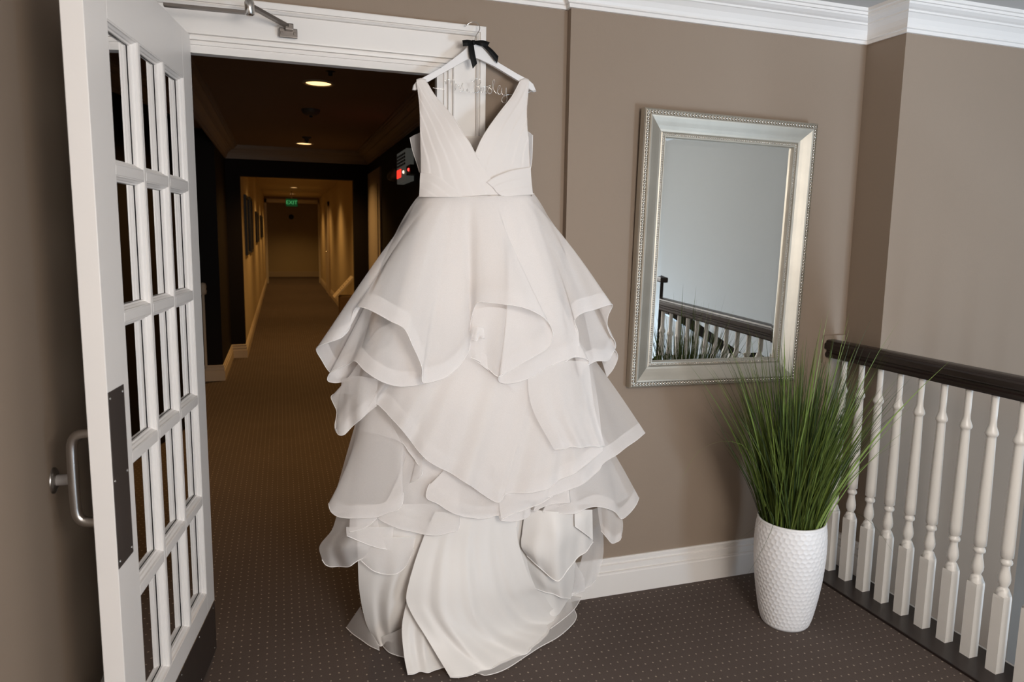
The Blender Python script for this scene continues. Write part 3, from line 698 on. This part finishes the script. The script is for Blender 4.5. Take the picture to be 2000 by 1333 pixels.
strokes = [[(-190, 520), (0, 545), (110, 575), (78, 540), (85, 400), (100, 345), (130, 360), (140, 440), (160, 345), (210, 315), (245, 340), (258, 430), (275, 345), (315, 325), (345, 350), (350, 470), (352, 590)],
           [(352, 590), (375, 540), (380, 420), (398, 470), (440, 455), (460, 475)],
           [(460, 475), (480, 560), (530, 430), (548, 400), (540, 480), (562, 560), (535, 612), (475, 605), (560, 612), (640, 612)],
           [(640, 612), (655, 545), (668, 590), (650, 620), (730, 625), (828, 640), (826, 470), (832, 345)],
           [(765, 345), (785, 378), (815, 372), (850, 318), (905, 292), (960, 315), (988, 370), (960, 430), (880, 478), (935, 498), (962, 560), (925, 628), (828, 640)],
           [(925, 628), (975, 600), (1005, 520), (1000, 600), (1025, 640), (1050, 560), (1048, 490), (1070, 500), (1150, 492), (1125, 560), (1090, 640), (1130, 655), (1175, 560)],
           [(1175, 560), (1172, 480), (1200, 462), (1222, 485), (1190, 510), (1245, 560), (1255, 620), (1215, 668), (1160, 640), (1240, 650), (1272, 560)],
           [(1272, 560), (1275, 430), (1295, 335), (1320, 330), (1322, 375), (1298, 450), (1292, 510), (1320, 600), (1372, 665)],
           [(1372, 665), (1400, 600), (1460, 510), (1462, 470), (1430, 468), (1405, 530), (1398, 610), (1425, 675), (1480, 670)],
           [(1480, 670), (1508, 510), (1498, 610), (1518, 680), (1555, 700), (1595, 640), (1608, 500), (1618, 690), (1628, 800), (1605, 870), (1555, 888), (1508, 855), (1500, 800), (1540, 735), (1640, 690), (1760, 688), (2100, 640), (2330, 585)]]
for st in strokes:
    q = [W(x, y, .080) for x, y in px12(st)]
    tube('letter_wire', rel(catmull(q, len(q)*6), HO), .00085, M_wire, root, 6)
root2 = empty('ribbon_bow', W(926, 86, .08)); tag(root2, 'black satin ribbon bow tied at the neck of the white hanger', 'ribbon')
BO = root2.location.copy()
def ribbon(name, rows, parent, n=14):
    """rows: two edge polylines (px,py,d)"""
    A = rel(catmull([W(*p) for p in rows[0]], n), BO); B = rel(catmull([W(*p) for p in rows[1]], n), BO); vs, fs = [], []
    for a, b in zip(A, B):
        m = (a+b)/2+Vector((0, -.0015, 0)); off = Vector((0, .0016, 0)); vs += [a, m, b, b+off, m+off, a+off]
    for i in range(n-1):
        for j in range(6): fs.append((i*6+j, i*6+(j+1) % 6, (i+1)*6+(j+1) % 6, (i+1)*6+j))
    fs += [(0, 1, 2, 3, 4, 5), tuple((n-1)*6+j for j in range(5, -1, -1))]
    return mesh_obj(name, vs, fs, M_ribbon, parent, False)
ribbon('loop', [[(925, 80, .086), (914, 77.5, .094), (903, 78.5, .092)], [(924, 88, .086), (913, 90, .095), (904, 90.5, .092)]], root2)
ribbon('loop', [[(924, 80, .084), (914, 79, .078), (904, 79, .088)], [(924, 87, .084), (914, 89, .078), (905, 89.5, .088)]], root2)
ribbon('loop', [[(926, 80, .086), (942, 78.5, .096), (957, 82.5, .092)], [(927, 86, .086), (941, 90, .096), (952, 91, .092)]], root2)
ribbon('loop', [[(926, 81, .082), (942, 80, .078), (956, 84, .090)], [(927, 86, .082), (941, 88, .078), (951, 90, .09)]], root2)
ribbon('tail', [[(914.5, 88, .088), (917, 108, .091), (923.5, 134, .089)], [(925, 86, .088), (928.5, 108, .092), (932, 124, .090)]], root2)
ribbon('tail', [[(946, 84, .087), (962, 97, .092), (973.5, 110, .089)], [(941, 89, .087), (954, 102, .093), (971, 124, .090)]], root2)
vs, fs = lathe_data([(0, -.008), (.0065, -.007), (.008, 0), (.0065, .007), (0, .008)], 14)
o = mesh_obj('knot', vs, fs, M_ribbon, root2, True); o.location = W(925, 83, .088)-BO; o.scale = (.9, .7, 1)

# ------------------------------------------------------------------ wedding dress
dress = empty('wedding_dress', (.62, -.16, 0)); DO = dress.location.copy()
tag(dress, 'white tiered organza wedding dress hanging from the white hanger with its train on the carpet', 'dress')
def P3(p):
    return WF(p[0], p[1], -p[2]) if p[2] < 0 else W(*p)          # a negative third value -z stands on the carpet at height z
def smoothline(P, sig):
    n = len(P); out = []; R = int(sig*3)
    wts = [math.exp(-.5*(k/sig)**2) for k in range(-R, R+1)]
    for i in range(n):
        s = Vector((0, 0, 0)); w = 0
        for k in range(-R, R+1):
            j = i+k
            if j < 0: q = P[0]*2-P[min(-j, n-1)]
            elif j > n-1: q = P[-1]*2-P[max(2*(n-1)-j, 0)]
            else: q = P[j]
            ww = wts[k+R]; s += q*ww; w += ww
        out.append(s/w)
    return out
def grid_mesh(name, G, mat, parent):
    nv, nu = len(G), len(G[0]); vs = [p-DO for r in G for p in r]
    fs = [(i*nu+j, i*nu+j+1, (i+1)*nu+j+1, (i+1)*nu+j) for i in range(nv-1) for j in range(nu-1)]
    return mesh_obj(name, vs, fs, mat, parent, True)
def sheet(name, rows, mat, nu=90, nv=40, p=1.8, sig=.05, fold=(.0, 9, 0), bulge=0.0, band=.0, edging=.0016, label=None, flare=0.0):
    """a hanging cloth lofted through rows of points; the last row is its hem"""
    R = [catmull([P3(q) for q in r], nu) for r in rows]
    G = []
    if len(R) == 2:
        T_, H = R; B = smoothline(H, max(nu*sig, 1))
        for i in range(nv):
            v = i/(nv-1); row = []
            for j in range(nu):
                row.append(T_[j]*(1-v)+B[j]*v+(H[j]-B[j])*(v**p))
            G.append(row)
    else:
        cols_ = [catmull([r[j] for r in R], nv) for j in range(nu)]
        G = [[cols_[j][i] for j in range(nu)] for i in range(nv)]
    amp, fr, ph = fold
    for i in range(nv):
        v = i/(nv-1)
        for j in range(nu):
            u = j/(nu-1); q = G[i][j]
            d = amp*(v**.8)*(math.sin(2*PI*fr*u+ph)+.45*math.sin(2*PI*fr*1.73*u+ph*2.1+1.0+.8*v)) * min(1, 6*u, 6*(1-u)) + bulge*math.sin(PI*v)
            G[i][j] = Vector((q.x+flare*(2*u-1)*math.sin(PI*v**.75), min(q.y-d, q.y if q.y > -.05 else -.042), max(q.z, .004)))
    o = grid_mesh(name, G, mat, dress)
    if label: o['label'] = label
    if band > 0:
        GB = []
        for k in range(9):
            row = []
            for j in range(nu):
                # distance measured up from the hem along the cloth
                acc = 0; i = nv-1; tgt = band*(1-k/8)
                while i > 0:
                    L = (G[i][j]-G[i-1][j]).length
                    if acc+L >= tgt: break
                    acc += L; i -= 1
                f = (tgt-acc)/max((G[i][j]-G[i-1][j]).length, 1e-6) if i > 0 else 0
                q = G[i][j].lerp(G[i-1][j], min(max(f, 0), 1)) if i > 0 else G[0][j]
                row.append(q+Vector((0, -.0016, 0)))
            GB.append(row)
        grid_mesh('hem_band', GB, mat, o)
    if edging > 0:
        vs, fs = tube_data([q-DO for q in G[-1]], edging, 5); mesh_obj('hem_edging', vs, fs, M_edge, o, True)
    return o
# --- underskirt: a closed form that gives the skirt its body
rws = [(381, 824, 1038, .150), (440, 814, 1052, .168), (520, 794, 1078, .186), (620, 772, 1100, .205), (760, 760, 1118, .215), (900, 775, 1125, .214), (1030, 800, 1130, .205)]
G = []; NU = 96
ring = []
for py, x0, x1, d in rws:
    row = []
    for j in range(NU):
        a = -PI+2*PI*j/(NU-1) ; s, c = math.sin(a), math.cos(a)
        px = (x0+x1)/2+(x1-x0)/2*s; dd = .05+(d-.05)*max(c, 0)**.55 if c > 0 else .05
        row.append(W(px, py+(4 if False else 0), dd))
    ring.append(row)
cols_ = [catmull([r[j] for r in ring], 40) for j in range(NU)]
G = [[cols_[j][i] for j in range(NU)] for i in range(40)]
for i in range(40):
    v = i/39
    for j in range(NU):
        q = G[i][j]
        if q.y < -.07: G[i][j] = Vector((q.x, q.y-.007*v*math.sin(j*1.15+math.sin(j*.37)*1.5), q.z))
grid_mesh('underskirt', G, M_lin, dress)['label'] = 'ivory opaque underskirt'

# --- tier one, the long overskirt with a rippling hem
waist = [(817, 384, .095), (850, 385, .146), (890, 385, .170), (930, 385, .178), (970, 384, .170), (1010, 382, .146), (1043, 379, .095)]
t1 = [(690, 700, .10), (664, 738, .105), (644, 727, .115), (628, 703, .15), (618, 685, .19), (622, 677, .225), (643, 668, .245), (665, 660, .25), (677, 650, .245), (684, 638, .24), (687, 621, .245), (693, 604, .265), (703, 600, .29), (727, 608, .32), (762, 627, .335), (786, 639, .335),
      (795, 652, .34), (805, 674, .345), (816, 696, .35), (825, 720, .35), (826, 748, .335), (848, 745, .33), (873, 736, .32), (890, 720, .305), (911, 693, .285), (918, 677, .265), (920, 635, .255), (930, 593, .275), (957, 591.5, .305), (995, 596, .335), (1022, 601, .345), (1049, 612, .345), (1068, 625, .335), (1076, 639, .32),
      (1078, 655, .305), (1070, 676, .295), (1054, 690, .295), (1022, 709, .30), (995, 725, .305), (977, 734, .31), (974, 742, .302), (978, 748, .29), (1000, 748, .285), (1033, 737, .285), (1065, 721, .285), (1092, 709, .28), (1111, 701, .27), (1128, 690, .25), (1128, 650, .235), (1121, 625, .24), (1135, 613, .25), (1162, 606, .245), (1192, 595, .215),
      (1195, 598, .19), (1187, 617, .165), (1185.5, 636, .15), (1192, 654, .14), (1201, 667, .125), (1202, 681, .11), (1185, 700, .095), (1160, 705, .085)]
sheet('ruffle_tier', [waist, t1], M_org, nu=300, nv=56, p=1.6, sig=.045, fold=(.0075, 9, .6), bulge=.018, flare=.034, band=.052, label='sheer white overskirt with rippling hem')
# second ply of tier one
waist2 = [(818, 388, .080), (850, 389, .128), (890, 389, .150), (930, 389, .158), (970, 388, .150), (1010, 386, .128), (1042, 383, .080)]
t1b = [(690, 740, .085), (658, 748, .12), (640, 744, .135), (646, 728, .15), (680, 712, .19), (694, 706, .235), (713, 725, .27), (743, 744, .285), (767, 753, .29), (789, 755.5, .29), (821, 751, .285), (850, 742, .26), (890, 712, .24), (911, 698, .245), (930, 706, .265), (949, 720, .275), (971, 736, .275), (992, 752, .265), (1008, 764, .255), (1035, 745, .24), (1090, 715, .25),
       (1111, 702, .26), (1126, 698, .262), (1146, 702, .255), (1150, 709, .24), (1130, 737, .215), (1140, 722, .19), (1164, 706, .18), (1188, 704, .16), (1200, 685, .13), (1207, 698, .11), (1198, 720, .095), (1185, 737, .085)]
sheet('ruffle_tier', [waist2, t1b], M_org, nu=220, nv=44, p=2.4, sig=.045, fold=(.004, 9, 1.9), bulge=.010, flare=.026, band=.048)
# --- tier two
top2 = [(716, 672, .10), (745, 640, .165), (820, 615, .205), (930, 605, .225), (1040, 610, .210), (1105, 640, .165), (1150, 690, .10)]
t2 = [(690, 770, .075), (660, 768, .09), (647, 775, .105), (652, 790, .125), (658, 805, .135), (654, 830, .15), (658, 846, .165), (671, 850, .185), (689, 830, .205), (715, 805, .215), (735, 791, .222), (748, 800, .235), (762, 815, .25), (786, 841, .275), (816, 880, .295), (837, 901, .305), (879, 925, .315), (914, 945, .32), (935, 961, .32), (968, 981, .312),
      (979, 975, .30), (985, 965, .305), (1016, 965, .325), (1044, 961, .33), (1072, 952, .33), (1100, 936, .325), (1132, 917, .315), (1160, 896, .30), (1177, 880, .285)]
sheet('ruffle_tier', [top2, t2], M_org, nu=230, nv=52, p=1.9, sig=.05, fold=(.0085, 9, .3), bulge=.020, band=.05)
top2b = [(735, 690, .115), (790, 660, .17), (860, 645, .195), (930, 640, .205), (1040, 640, .195), (1110, 660, .150), (1158, 698, .095)]
t2b = [(700, 840, .09), (745, 850, .17), (784, 864, .225), (800, 885, .245), (812, 901, .255), (824, 925, .262), (800, 945, .245), (822, 934, .24), (870, 930, .25), (940, 960, .27), (984, 966, .285), (998, 974, .29), (1021, 978, .295), (1063, 973, .30), (1109, 959, .295), (1151, 936, .28), (1171, 919, .265), (1177, 907, .255), (1202, 889, .24), (1233, 868, .215), (1260, 846, .17)]
sheet('ruffle_tier', [top2b, t2b], M_org, nu=190, nv=46, p=1.8, sig=.05, fold=(.005, 8, 2.2), bulge=.012, band=.05)
# small folded frill on the right of tier two
sheet('ruffle_frill', [[(1030, 700, .255), (1075, 705, .265), (1120, 705, .255), (1150, 708, .235)], [(1037, 790, .30), (1080, 795, .315), (1120, 800, .31), (1162, 800, .275)], [(1082, 879, .34), (1100, 877, .348), (1121, 874, .348), (1150, 873, .335), (1182, 872, .30)]], M_org, nu=60, nv=36, fold=(.006, 2.5, .5), band=.0)
# crumpled inner frill in the middle of tier one
sheet('ruffle_frill', [[(925, 605, .25), (960, 600, .262), (1010, 610, .27), (1060, 640, .262)], [(918, 660, .255), (950, 665, .272), (1000, 668, .28), (1062, 665, .268)], [(914, 697, .262), (932, 704, .275), (952, 719, .285), (972, 735, .29), (995, 722, .288), (1030, 700, .28), (1066, 676, .27)]], M_org, nu=60, nv=30, fold=(.008, 2.2, 2.0), band=.0)
sheet('ruffle_frill', [[(925, 640, .285), (936, 640, .292), (945, 642, .286)], [(922, 655, .292), (933, 654, .30), (946, 656, .292)], [(920, 663, .288), (930, 666, .298), (940, 660, .304), (946, 662, .294)]], M_org, nu=24, nv=14, fold=(.004, 1.2, 1.0), edging=.0012)
# left drooping lobe of tier two
sheet('ruffle_frill', [[(668, 740, .13), (700, 735, .19), (738, 742, .225)], [(662, 790, .145), (695, 790, .212), (735, 785, .235)], [(657, 838, .17), (661, 849, .19), (674, 848, .205), (700, 822, .22), (735, 793, .238)]], M_org, nu=60, nv=30, fold=(.006, 1.6, .9), band=.045)
# --- tier three
top3 = [(700, 780, .085), (735, 770, .15), (820, 775, .195), (930, 780, .210), (1050, 780, .200), (1130, 790, .150), (1178, 850, .085)]
t3 = [(680, 1000, .075), (655, 1003, .10), (644, 995, .13), (642, 984, .155), (646, 999, .18), (660, 1009, .20), (687, 1012.6, .225), (735, 1011, .25), (762, 1001, .258), (783, 989, .258), (786, 960, .245), (770, 985, .225), (738, 1010, .222), (768, 1028, .245), (792, 1037, .26), (829, 1044.4, .275), (855, 1045.4, .28), (879, 1040, .28), (895, 1035, .275), (897, 1008, .265), (870, 975, .262), (842, 945, .268), (833, 973, .28),
      (855, 985, .29), (873, 996, .295), (898, 1007, .298), (930, 1014, .30), (950, 1013, .30), (974, 1007, .298), (977, 1016, .305), (1004, 1018, .30), (1026, 1014, .295), (1036, 1007, .285), (1036, 985, .27), (1060, 975, .262), (1040, 1000, .255), (1063, 990.5, .265), (1086, 985, .268), (1114, 981, .262), (1090, 990, .245), (1058, 1000, .24), (1093, 1003, .25), (1121, 1003, .255), (1144, 995, .255), (1163, 990.5, .25), (1184, 993, .245), (1202, 1001, .235), (1214, 1014, .225),
      (1230, 1003, .205), (1242, 987, .185), (1248, 973, .16)]
sheet('ruffle_tier', [top3, t3], M_org, nu=330, nv=46, p=2.0, sig=.04, fold=(.004, 12, 1.1), bulge=.012, band=.043)
sheet('ruffle_tier', [[(705, 790, .08), (760, 790, .16), (930, 795, .19), (1100, 795, .16), (1170, 850, .08)], [(652, 975, .085), (680, 995, .14), (730, 998, .19), (780, 985, .205), (850, 1010, .218), (930, 1000, .222), (1050, 988, .215), (1150, 985, .19), (1200, 985, .15), (1228, 970, .10)]], M_org, nu=120, nv=30, fold=(.004, 7, .4), band=.0, edging=.001)
# fold edge inside tier three
sheet('ruffle_frill', [[(960, 900, .275), (1020, 900, .28), (1085, 905, .275)], [(972, 960, .30), (1025, 955, .305), (1085, 940, .29)], [(979, 1015.5, .322), (1004, 1003, .318), (1030, 995, .315), (1049, 987, .31), (1080, 970, .295)]], M_org, nu=50, nv=26, fold=(.003, 1.5, 0))
# hanging tip at the right
sheet('ruffle_frill', [[(1166, 985, .20), (1185, 982, .215), (1212, 1000, .20)], [(1170, 1015, .205), (1190, 1018, .225), (1217, 1025, .205)], [(1174, 1037, .21), (1182, 1047, .222), (1196.5, 1063, .228), (1207, 1060, .224), (1214, 1048, .21)]], M_org, nu=36, nv=26, fold=(.006, 1.1, .4), band=.03)

# --- satin train
SAT = M_satin
sheet('train_panel', [[(850, 1000, .245), (930, 1005, .262), (1006, 1000, .245)], [(823, 1061, .25), (915, 1070, .275), (1012, 1058, .255)], [(797, 1145, .275), (905, 1155, .31), (1041, 1145, .255)], [(795, 1180, .285), (905, 1205, .325), (1060, 1160, .22)], [(838, 1255, .335), (925, 1262, .35), (1082, 1190, .17)],
                       [(879, 1323.5, -.008), (897, 1323.5, -.008), (933, 1315.6, -.008), (964, 1302.7, -.008), (1008, 1285, -.008), (1047, 1261.6, -.008), (1070, 1234.5, -.008), (1090, 1206, -.01), (1107, 1175, -.02)]], SAT, nu=120, nv=60, fold=(.0050, 5.0, .4), edging=.0022, label='ivory satin train panel')
sheet('train_panel', [[(800, 1120, .235), (850, 1130, .255), (900, 1140, .265)], [(793, 1178, .255), (840, 1190, .275), (890, 1200, .285)], [(785, 1225, .275), (835, 1235, .295), (880, 1240, .30)], [(789, 1280, .315), (838, 1278, .32), (880, 1280, .325)], [(796, 1318, -.012), (835, 1312.5, -.012), (868, 1306, -.012), (890, 1303, -.012)]], SAT, nu=60, nv=46, fold=(.005, 2.3, 1.2), edging=.0022)
sheet('train_panel', [[(695, 985, .15), (760, 985, .195), (860, 985, .21)], [(699, 1097, .165), (755, 1105, .21), (824, 1062, .225)], [(702, 1155, .155), (755, 1165, .205), (797, 1148, .225)], [(715, 1218, .135), (752, 1222, .185), (788, 1212, .215)], [(735, 1257, -.012), (745, 1261, -.012), (770, 1247, -.022), (787, 1238, -.03)]], SAT, nu=80, nv=46, fold=(.008, 1.9, .2), edging=.0022)
sheet('train_ruffle', [[(745, 1245, .17), (770, 1235, .20), (790, 1225, .22)], [(748, 1263, -.008), (760, 1275, -.008), (775, 1281, -.008), (791, 1285, -.008)]], M_org, nu=40, nv=14)
sheet('train_ruffle', [[(704, 1185, .11), (716, 1218, .125), (741, 1262, .165)], [(676, 1226, -.010), (688, 1238, -.008), (705, 1250, -.008), (722, 1262, -.008), (741, 1271, -.008)]], M_org, nu=40, nv=16)
sheet('train_ruffle', [[(905, 1315, -.010), (964, 1298, -.012), (1008, 1280, -.012), (1047, 1256, -.012), (1090, 1200, -.014), (1112, 1165, -.03)], [(937, 1317, -.006), (949, 1320, -.006), (985, 1309, -.006), (1034, 1278, -.006), (1054, 1265, -.006), (1090, 1245, -.006), (1119, 1219, -.006), (1126, 1204, -.006), (1121, 1190, -.008)]], M_org, nu=70, nv=12, sig=.02)
sheet('train_ruffle', [[(1060, 1225, -.016), (1090, 1195, -.018), (1110, 1165, -.03)], [(1075, 1229, -.012), (1100, 1210, -.012), (1122, 1190, -.012), (1138, 1163, -.014)]], M_org, nu=36, nv=10)
# gathered satin on the right
sheet('train_panel', [[(985, 1000, .195), (1060, 1000, .20), (1130, 1005, .17)], [(990, 1080, .205), (1060, 1085, .20), (1125, 1085, .155)], [(1010, 1150, .20), (1065, 1150, .18), (1118, 1150, .135)], [(1030, 1215, .22), (1085, 1203, -.02), (1114, 1168, -.03)]], SAT, nu=40, nv=26, fold=(.004, 2, .3), edging=0)
sheet('train_panel', [[(1026, 995, .215), (1090, 1000, .25), (1150, 998, .20)], [(1020, 1040, .22), (1085, 1045, .27), (1156, 1035, .20)], [(1018, 1068, .225), (1070, 1090, .275), (1158, 1058, .195)], [(1029, 1086, .222), (1050, 1106, .24), (1077, 1130, .255), (1090, 1133, .255), (1119, 1103, .235), (1159, 1059, .19)]], SAT, nu=70, nv=40, fold=(.008, 2.4, .8), edging=.0018)
sheet('train_panel', [[(1017, 1062, .205), (1070, 1075, .225), (1119, 1095, .19)], [(1030, 1110, .198), (1075, 1140, .218), (1122, 1128, .165)], [(1044, 1150, .185), (1080, 1162, .19), (1100, 1168, .175), (1115, 1171, .15)]], SAT, nu=50, nv=26, fold=(.005, 1.7, .3), edging=.0016)
sheet('train_panel', [[(1122, 996, .235), (1140, 996, .232), (1157, 996, .22)], [(1122, 1014, .245), (1140, 1016, .245), (1157.5, 1025, .225)], [(1122.6, 1028.6, .25), (1140, 1041, .245), (1158, 1055, .23)]], SAT, nu=24, nv=16, fold=(.002, 1, 0), edging=.0014)
sheet('train_ruffle', [[(1140, 1000, .09), (1160, 995, .09), (1174, 990, .085)], [(1140, 1070, .10), (1160, 1070, .095), (1179, 1075, .085)], [(1128, 1120, .10), (1150, 1120, .095), (1172, 1113, .085)], [(1115, 1165, .098), (1144, 1151, .09), (1163, 1134, .08)]], M_org, nu=40, nv=30, fold=(.003, 1.5, 0))
sheet('train_ruffle', [[(1108, 1090, .15), (1116, 1092, .145), (1124, 1100, .135)], [(1108, 1130, .15), (1122, 1128, .14), (1140, 1128, .12)], [(1105, 1165, .13), (1119, 1161, .125), (1143, 1155, .11)]], M_org, nu=30, nv=22)
# left puff of organza above the train
sheet('ruffle_frill', [[(658, 1006, .12), (690, 1006, .17), (735, 1006, .19)], [(648, 1036, .12), (690, 1040, .20), (742, 1038, .205)], [(624, 1068, .125), (680, 1070, .225), (752, 1066, .215)], [(629, 1094, .14), (637, 1104, .15), (660, 1109.5, .175), (678, 1107, .19), (695, 1097.5, .20), (720, 1088.7, .212), (740, 1087, .216), (762, 1086, .22)]], M_org, nu=70, nv=40, fold=(.007, 2.2, 1.0), band=.0)
sheet('ruffle_frill', [[(684, 1000, .20), (705, 1000, .21), (735, 1002, .215)], [(682, 1040, .215), (697, 1037, .222), (712, 1032, .225), (726, 1022, .225), (737, 1012, .222)]], M_org, nu=30, nv=14)
sheet('ruffle_frill', [[(676, 1030, .205), (720, 1030, .22), (768, 1030, .225)], [(677, 1047, .22), (700, 1057, .228), (723, 1066, .232), (745, 1072, .232), (766, 1075, .23)]], M_org, nu=36, nv=14)
sheet('ruffle_frill', [[(698, 1050, .205), (750, 1050, .228), (812, 1050, .235)], [(704, 1095, .20), (727, 1114, .222), (750, 1123.7, .238), (770, 1121.5, .242), (790, 1110, .242), (801, 1092, .24), (808, 1072, .237)]], M_org, nu=60, nv=26, fold=(.004, 2, .2))

# --- bodice
def dB(px, py):
    k = min(max((py-150)/120, 0), 1); k = k*k*(3-2*k)
    return .084+.082*math.sqrt(max(0.02, 1-((px-929)/118)**2))*k
def pleated(name, rows, pleats, amp, off, mat=M_bod, nu=44, nv=60, edge=None, label=None):
    R = [catmull([W(x, y, dB(x, y)+off) for x, y in r], nu) for r in rows]
    cols_ = [catmull([r[j] for r in R], nv) for j in range(nu)]
    G = []
    for i in range(nv):
        v = i/(nv-1); f = (v*pleats) % 1.0
        h = amp*(1-f)*min(1, f*7+.0)*(1 if v < .999 else 0)
        G.append([cols_[j][i]+Vector((0, -h*min(1, 5*(j/(nu-1))+.25), 0)) for j in range(nu)])
    o = grid_mesh(name, G, mat, dress)
    if label: o['label'] = label
    return o, R
o, R = pleated('bodice_panel', [[(1016, 158), (1001, 187), (985, 208), (966, 233), (952, 253), (938, 277), (928, 301), (915, 332)], [(1022, 154), (1003, 215), (972, 270), (945, 315), (930, 350)], [(1029, 154), (1019, 225), (996, 285), (965, 335), (945, 372)],
                    [(1033, 158), (1029, 205), (1028, 245), (1018, 300), (985, 345), (955, 382)], [(1032, 180), (1028.5, 204), (1030, 250), (1032, 280), (1015, 330), (975, 382)], [(1029, 220), (1030, 250), (1033, 285), (1036, 327), (1038, 355), (1040, 380)]], 5, .0020, -.004, label='pleated right cup of the bodice')
tube('neckline_edge', rel(R[0], DO), .0018, M_bod, o, 6)
o, R = pleated('bodice_panel', [[(833, 160), (848, 185), (868, 208), (888, 233), (907, 265), (917, 279), (928.5, 301), (950, 335), (978, 380)], [(826, 156), (845, 215), (880, 275), (910, 320), (952, 381)], [(819, 156), (828, 220), (852, 285), (885, 335), (922, 383)],
                    [(814, 160), (819, 190), (822, 240), (832, 300), (855, 345), (890, 384)], [(815, 172), (819, 200), (820.5, 250), (824, 310), (838, 350), (862, 385)], [(819, 200), (820, 240), (821, 277), (822, 320), (822, 345), (819, 385)]], 6, .0021, .004, label='pleated left cup of the bodice')
tube('neckline_edge', rel(R[0][:int(len(R[0])*.72)], DO), .0018, M_bod, o, 6)
pleated('midriff_band', [[(821, 338), (850, 342), (880, 362), (905, 384.5)], [(820, 352), (845, 358), (868, 374), (882, 385)], [(819.5, 368), (835, 372), (848, 380), (858, 385)], [(818.5, 383), (822, 384), (826, 385), (832, 385)]], 3, .0022, .0085, nu=26, nv=30)
pleated('midriff_band', [[(1036.5, 327), (1000, 333), (968, 345), (950, 356)], [(1037.5, 345), (1005, 350), (975, 359), (962, 366)], [(1039, 362), (1010, 365), (985, 372), (972, 378)], [(1041, 380), (1015, 382), (995, 383.5), (982, 384)]], 3, .0022, .0075, nu=26, nv=30)
# straps folding over the hanger
for xs in ((813.5, 832.5), (1016.5, 1033)):
    G = []
    for k in range(13):
        a = PI*k/12; d = .070+.0155*math.cos(a); up = 3.8*math.sin(a)
        G.append([W(xs[0]+(xs[1]-xs[0])*t, 159-up-(4.5 if 0 < k < 12 else 2)*math.sin(PI*t)*.6, d) for t in (0, .15, .4, .6, .85, 1)])
    sg = .012 if xs[0] < 900 else -.012
    G.append([q+Vector((sg, .0, -.03)) for q in G[-1]]); G.append([q+Vector((sg*2, .004, -.10)) for q in G[-2]])
    grid_mesh('shoulder_strap', G, M_bod, dress)
# low sheer back seen through the neckline, side and back panels
G = []
for py, x0, x1 in ((266, 845, 1010), (300, 838, 1018), (340, 830, 1030), (384, 824, 1036)):
    G.append([W(x0+(x1-x0)*t/15, py, .052+.012*math.sin(PI*t/15)) for t in range(16)])
grid_mesh('back_panel', G, M_mesh, dress)['label'] = 'sheer beige back panel'
for sx in (-1, 1):
    G = []
    for py, xo in ((190, 818 if sx < 0 else 1030), (240, 821 if sx < 0 else 1029.5), (300, 822.5 if sx < 0 else 1034), (384, 820 if sx < 0 else 1039)):
        G.append([W(xo-sx*2.0*(1-t/5), py, .050+(dB(xo, py)-.050)*t/5) for t in range(6)])
    grid_mesh('side_panel', G, M_bod, dress)
# big tulle bow on the back, its loops showing past the sides
for pts in (((800.5, 269), (811, 263), (845, 250)), ((806, 295), (815, 292), (845, 290)), ((815, 322), (822, 322), (845, 330)), ((819, 337), (825, 340), (845, 350))), (((1040.5, 264), (1030, 256), (1005, 250)), ((1040, 285), (1031, 285), (1005, 285)), ((1039, 310), (1031, 315), (1005, 325)), ((1036, 332), (1030, 340), (1005, 350))):
    for dz in (.044, .056):
        R = [catmull([W(x, y, dz+.004*math.sin(i)) for i, (x, y) in enumerate(r)], 16) for r in pts]
        cols_ = [catmull([r[j] for r in R], 20) for j in range(16)]
        o = grid_mesh('back_bow', [[cols_[j][i] for j in range(16)] for i in range(20)], M_tulle, dress)
        tube('bow_edging', rel([cols_[0][i] for i in range(20)], DO), .0010, M_edge, o, 5)
# waist seam
tube('waist_seam', rel(catmull([W(x, y-.5, d-.001) for x, y, d in waist], 60), DO), .0016, M_bod, dress, 6)
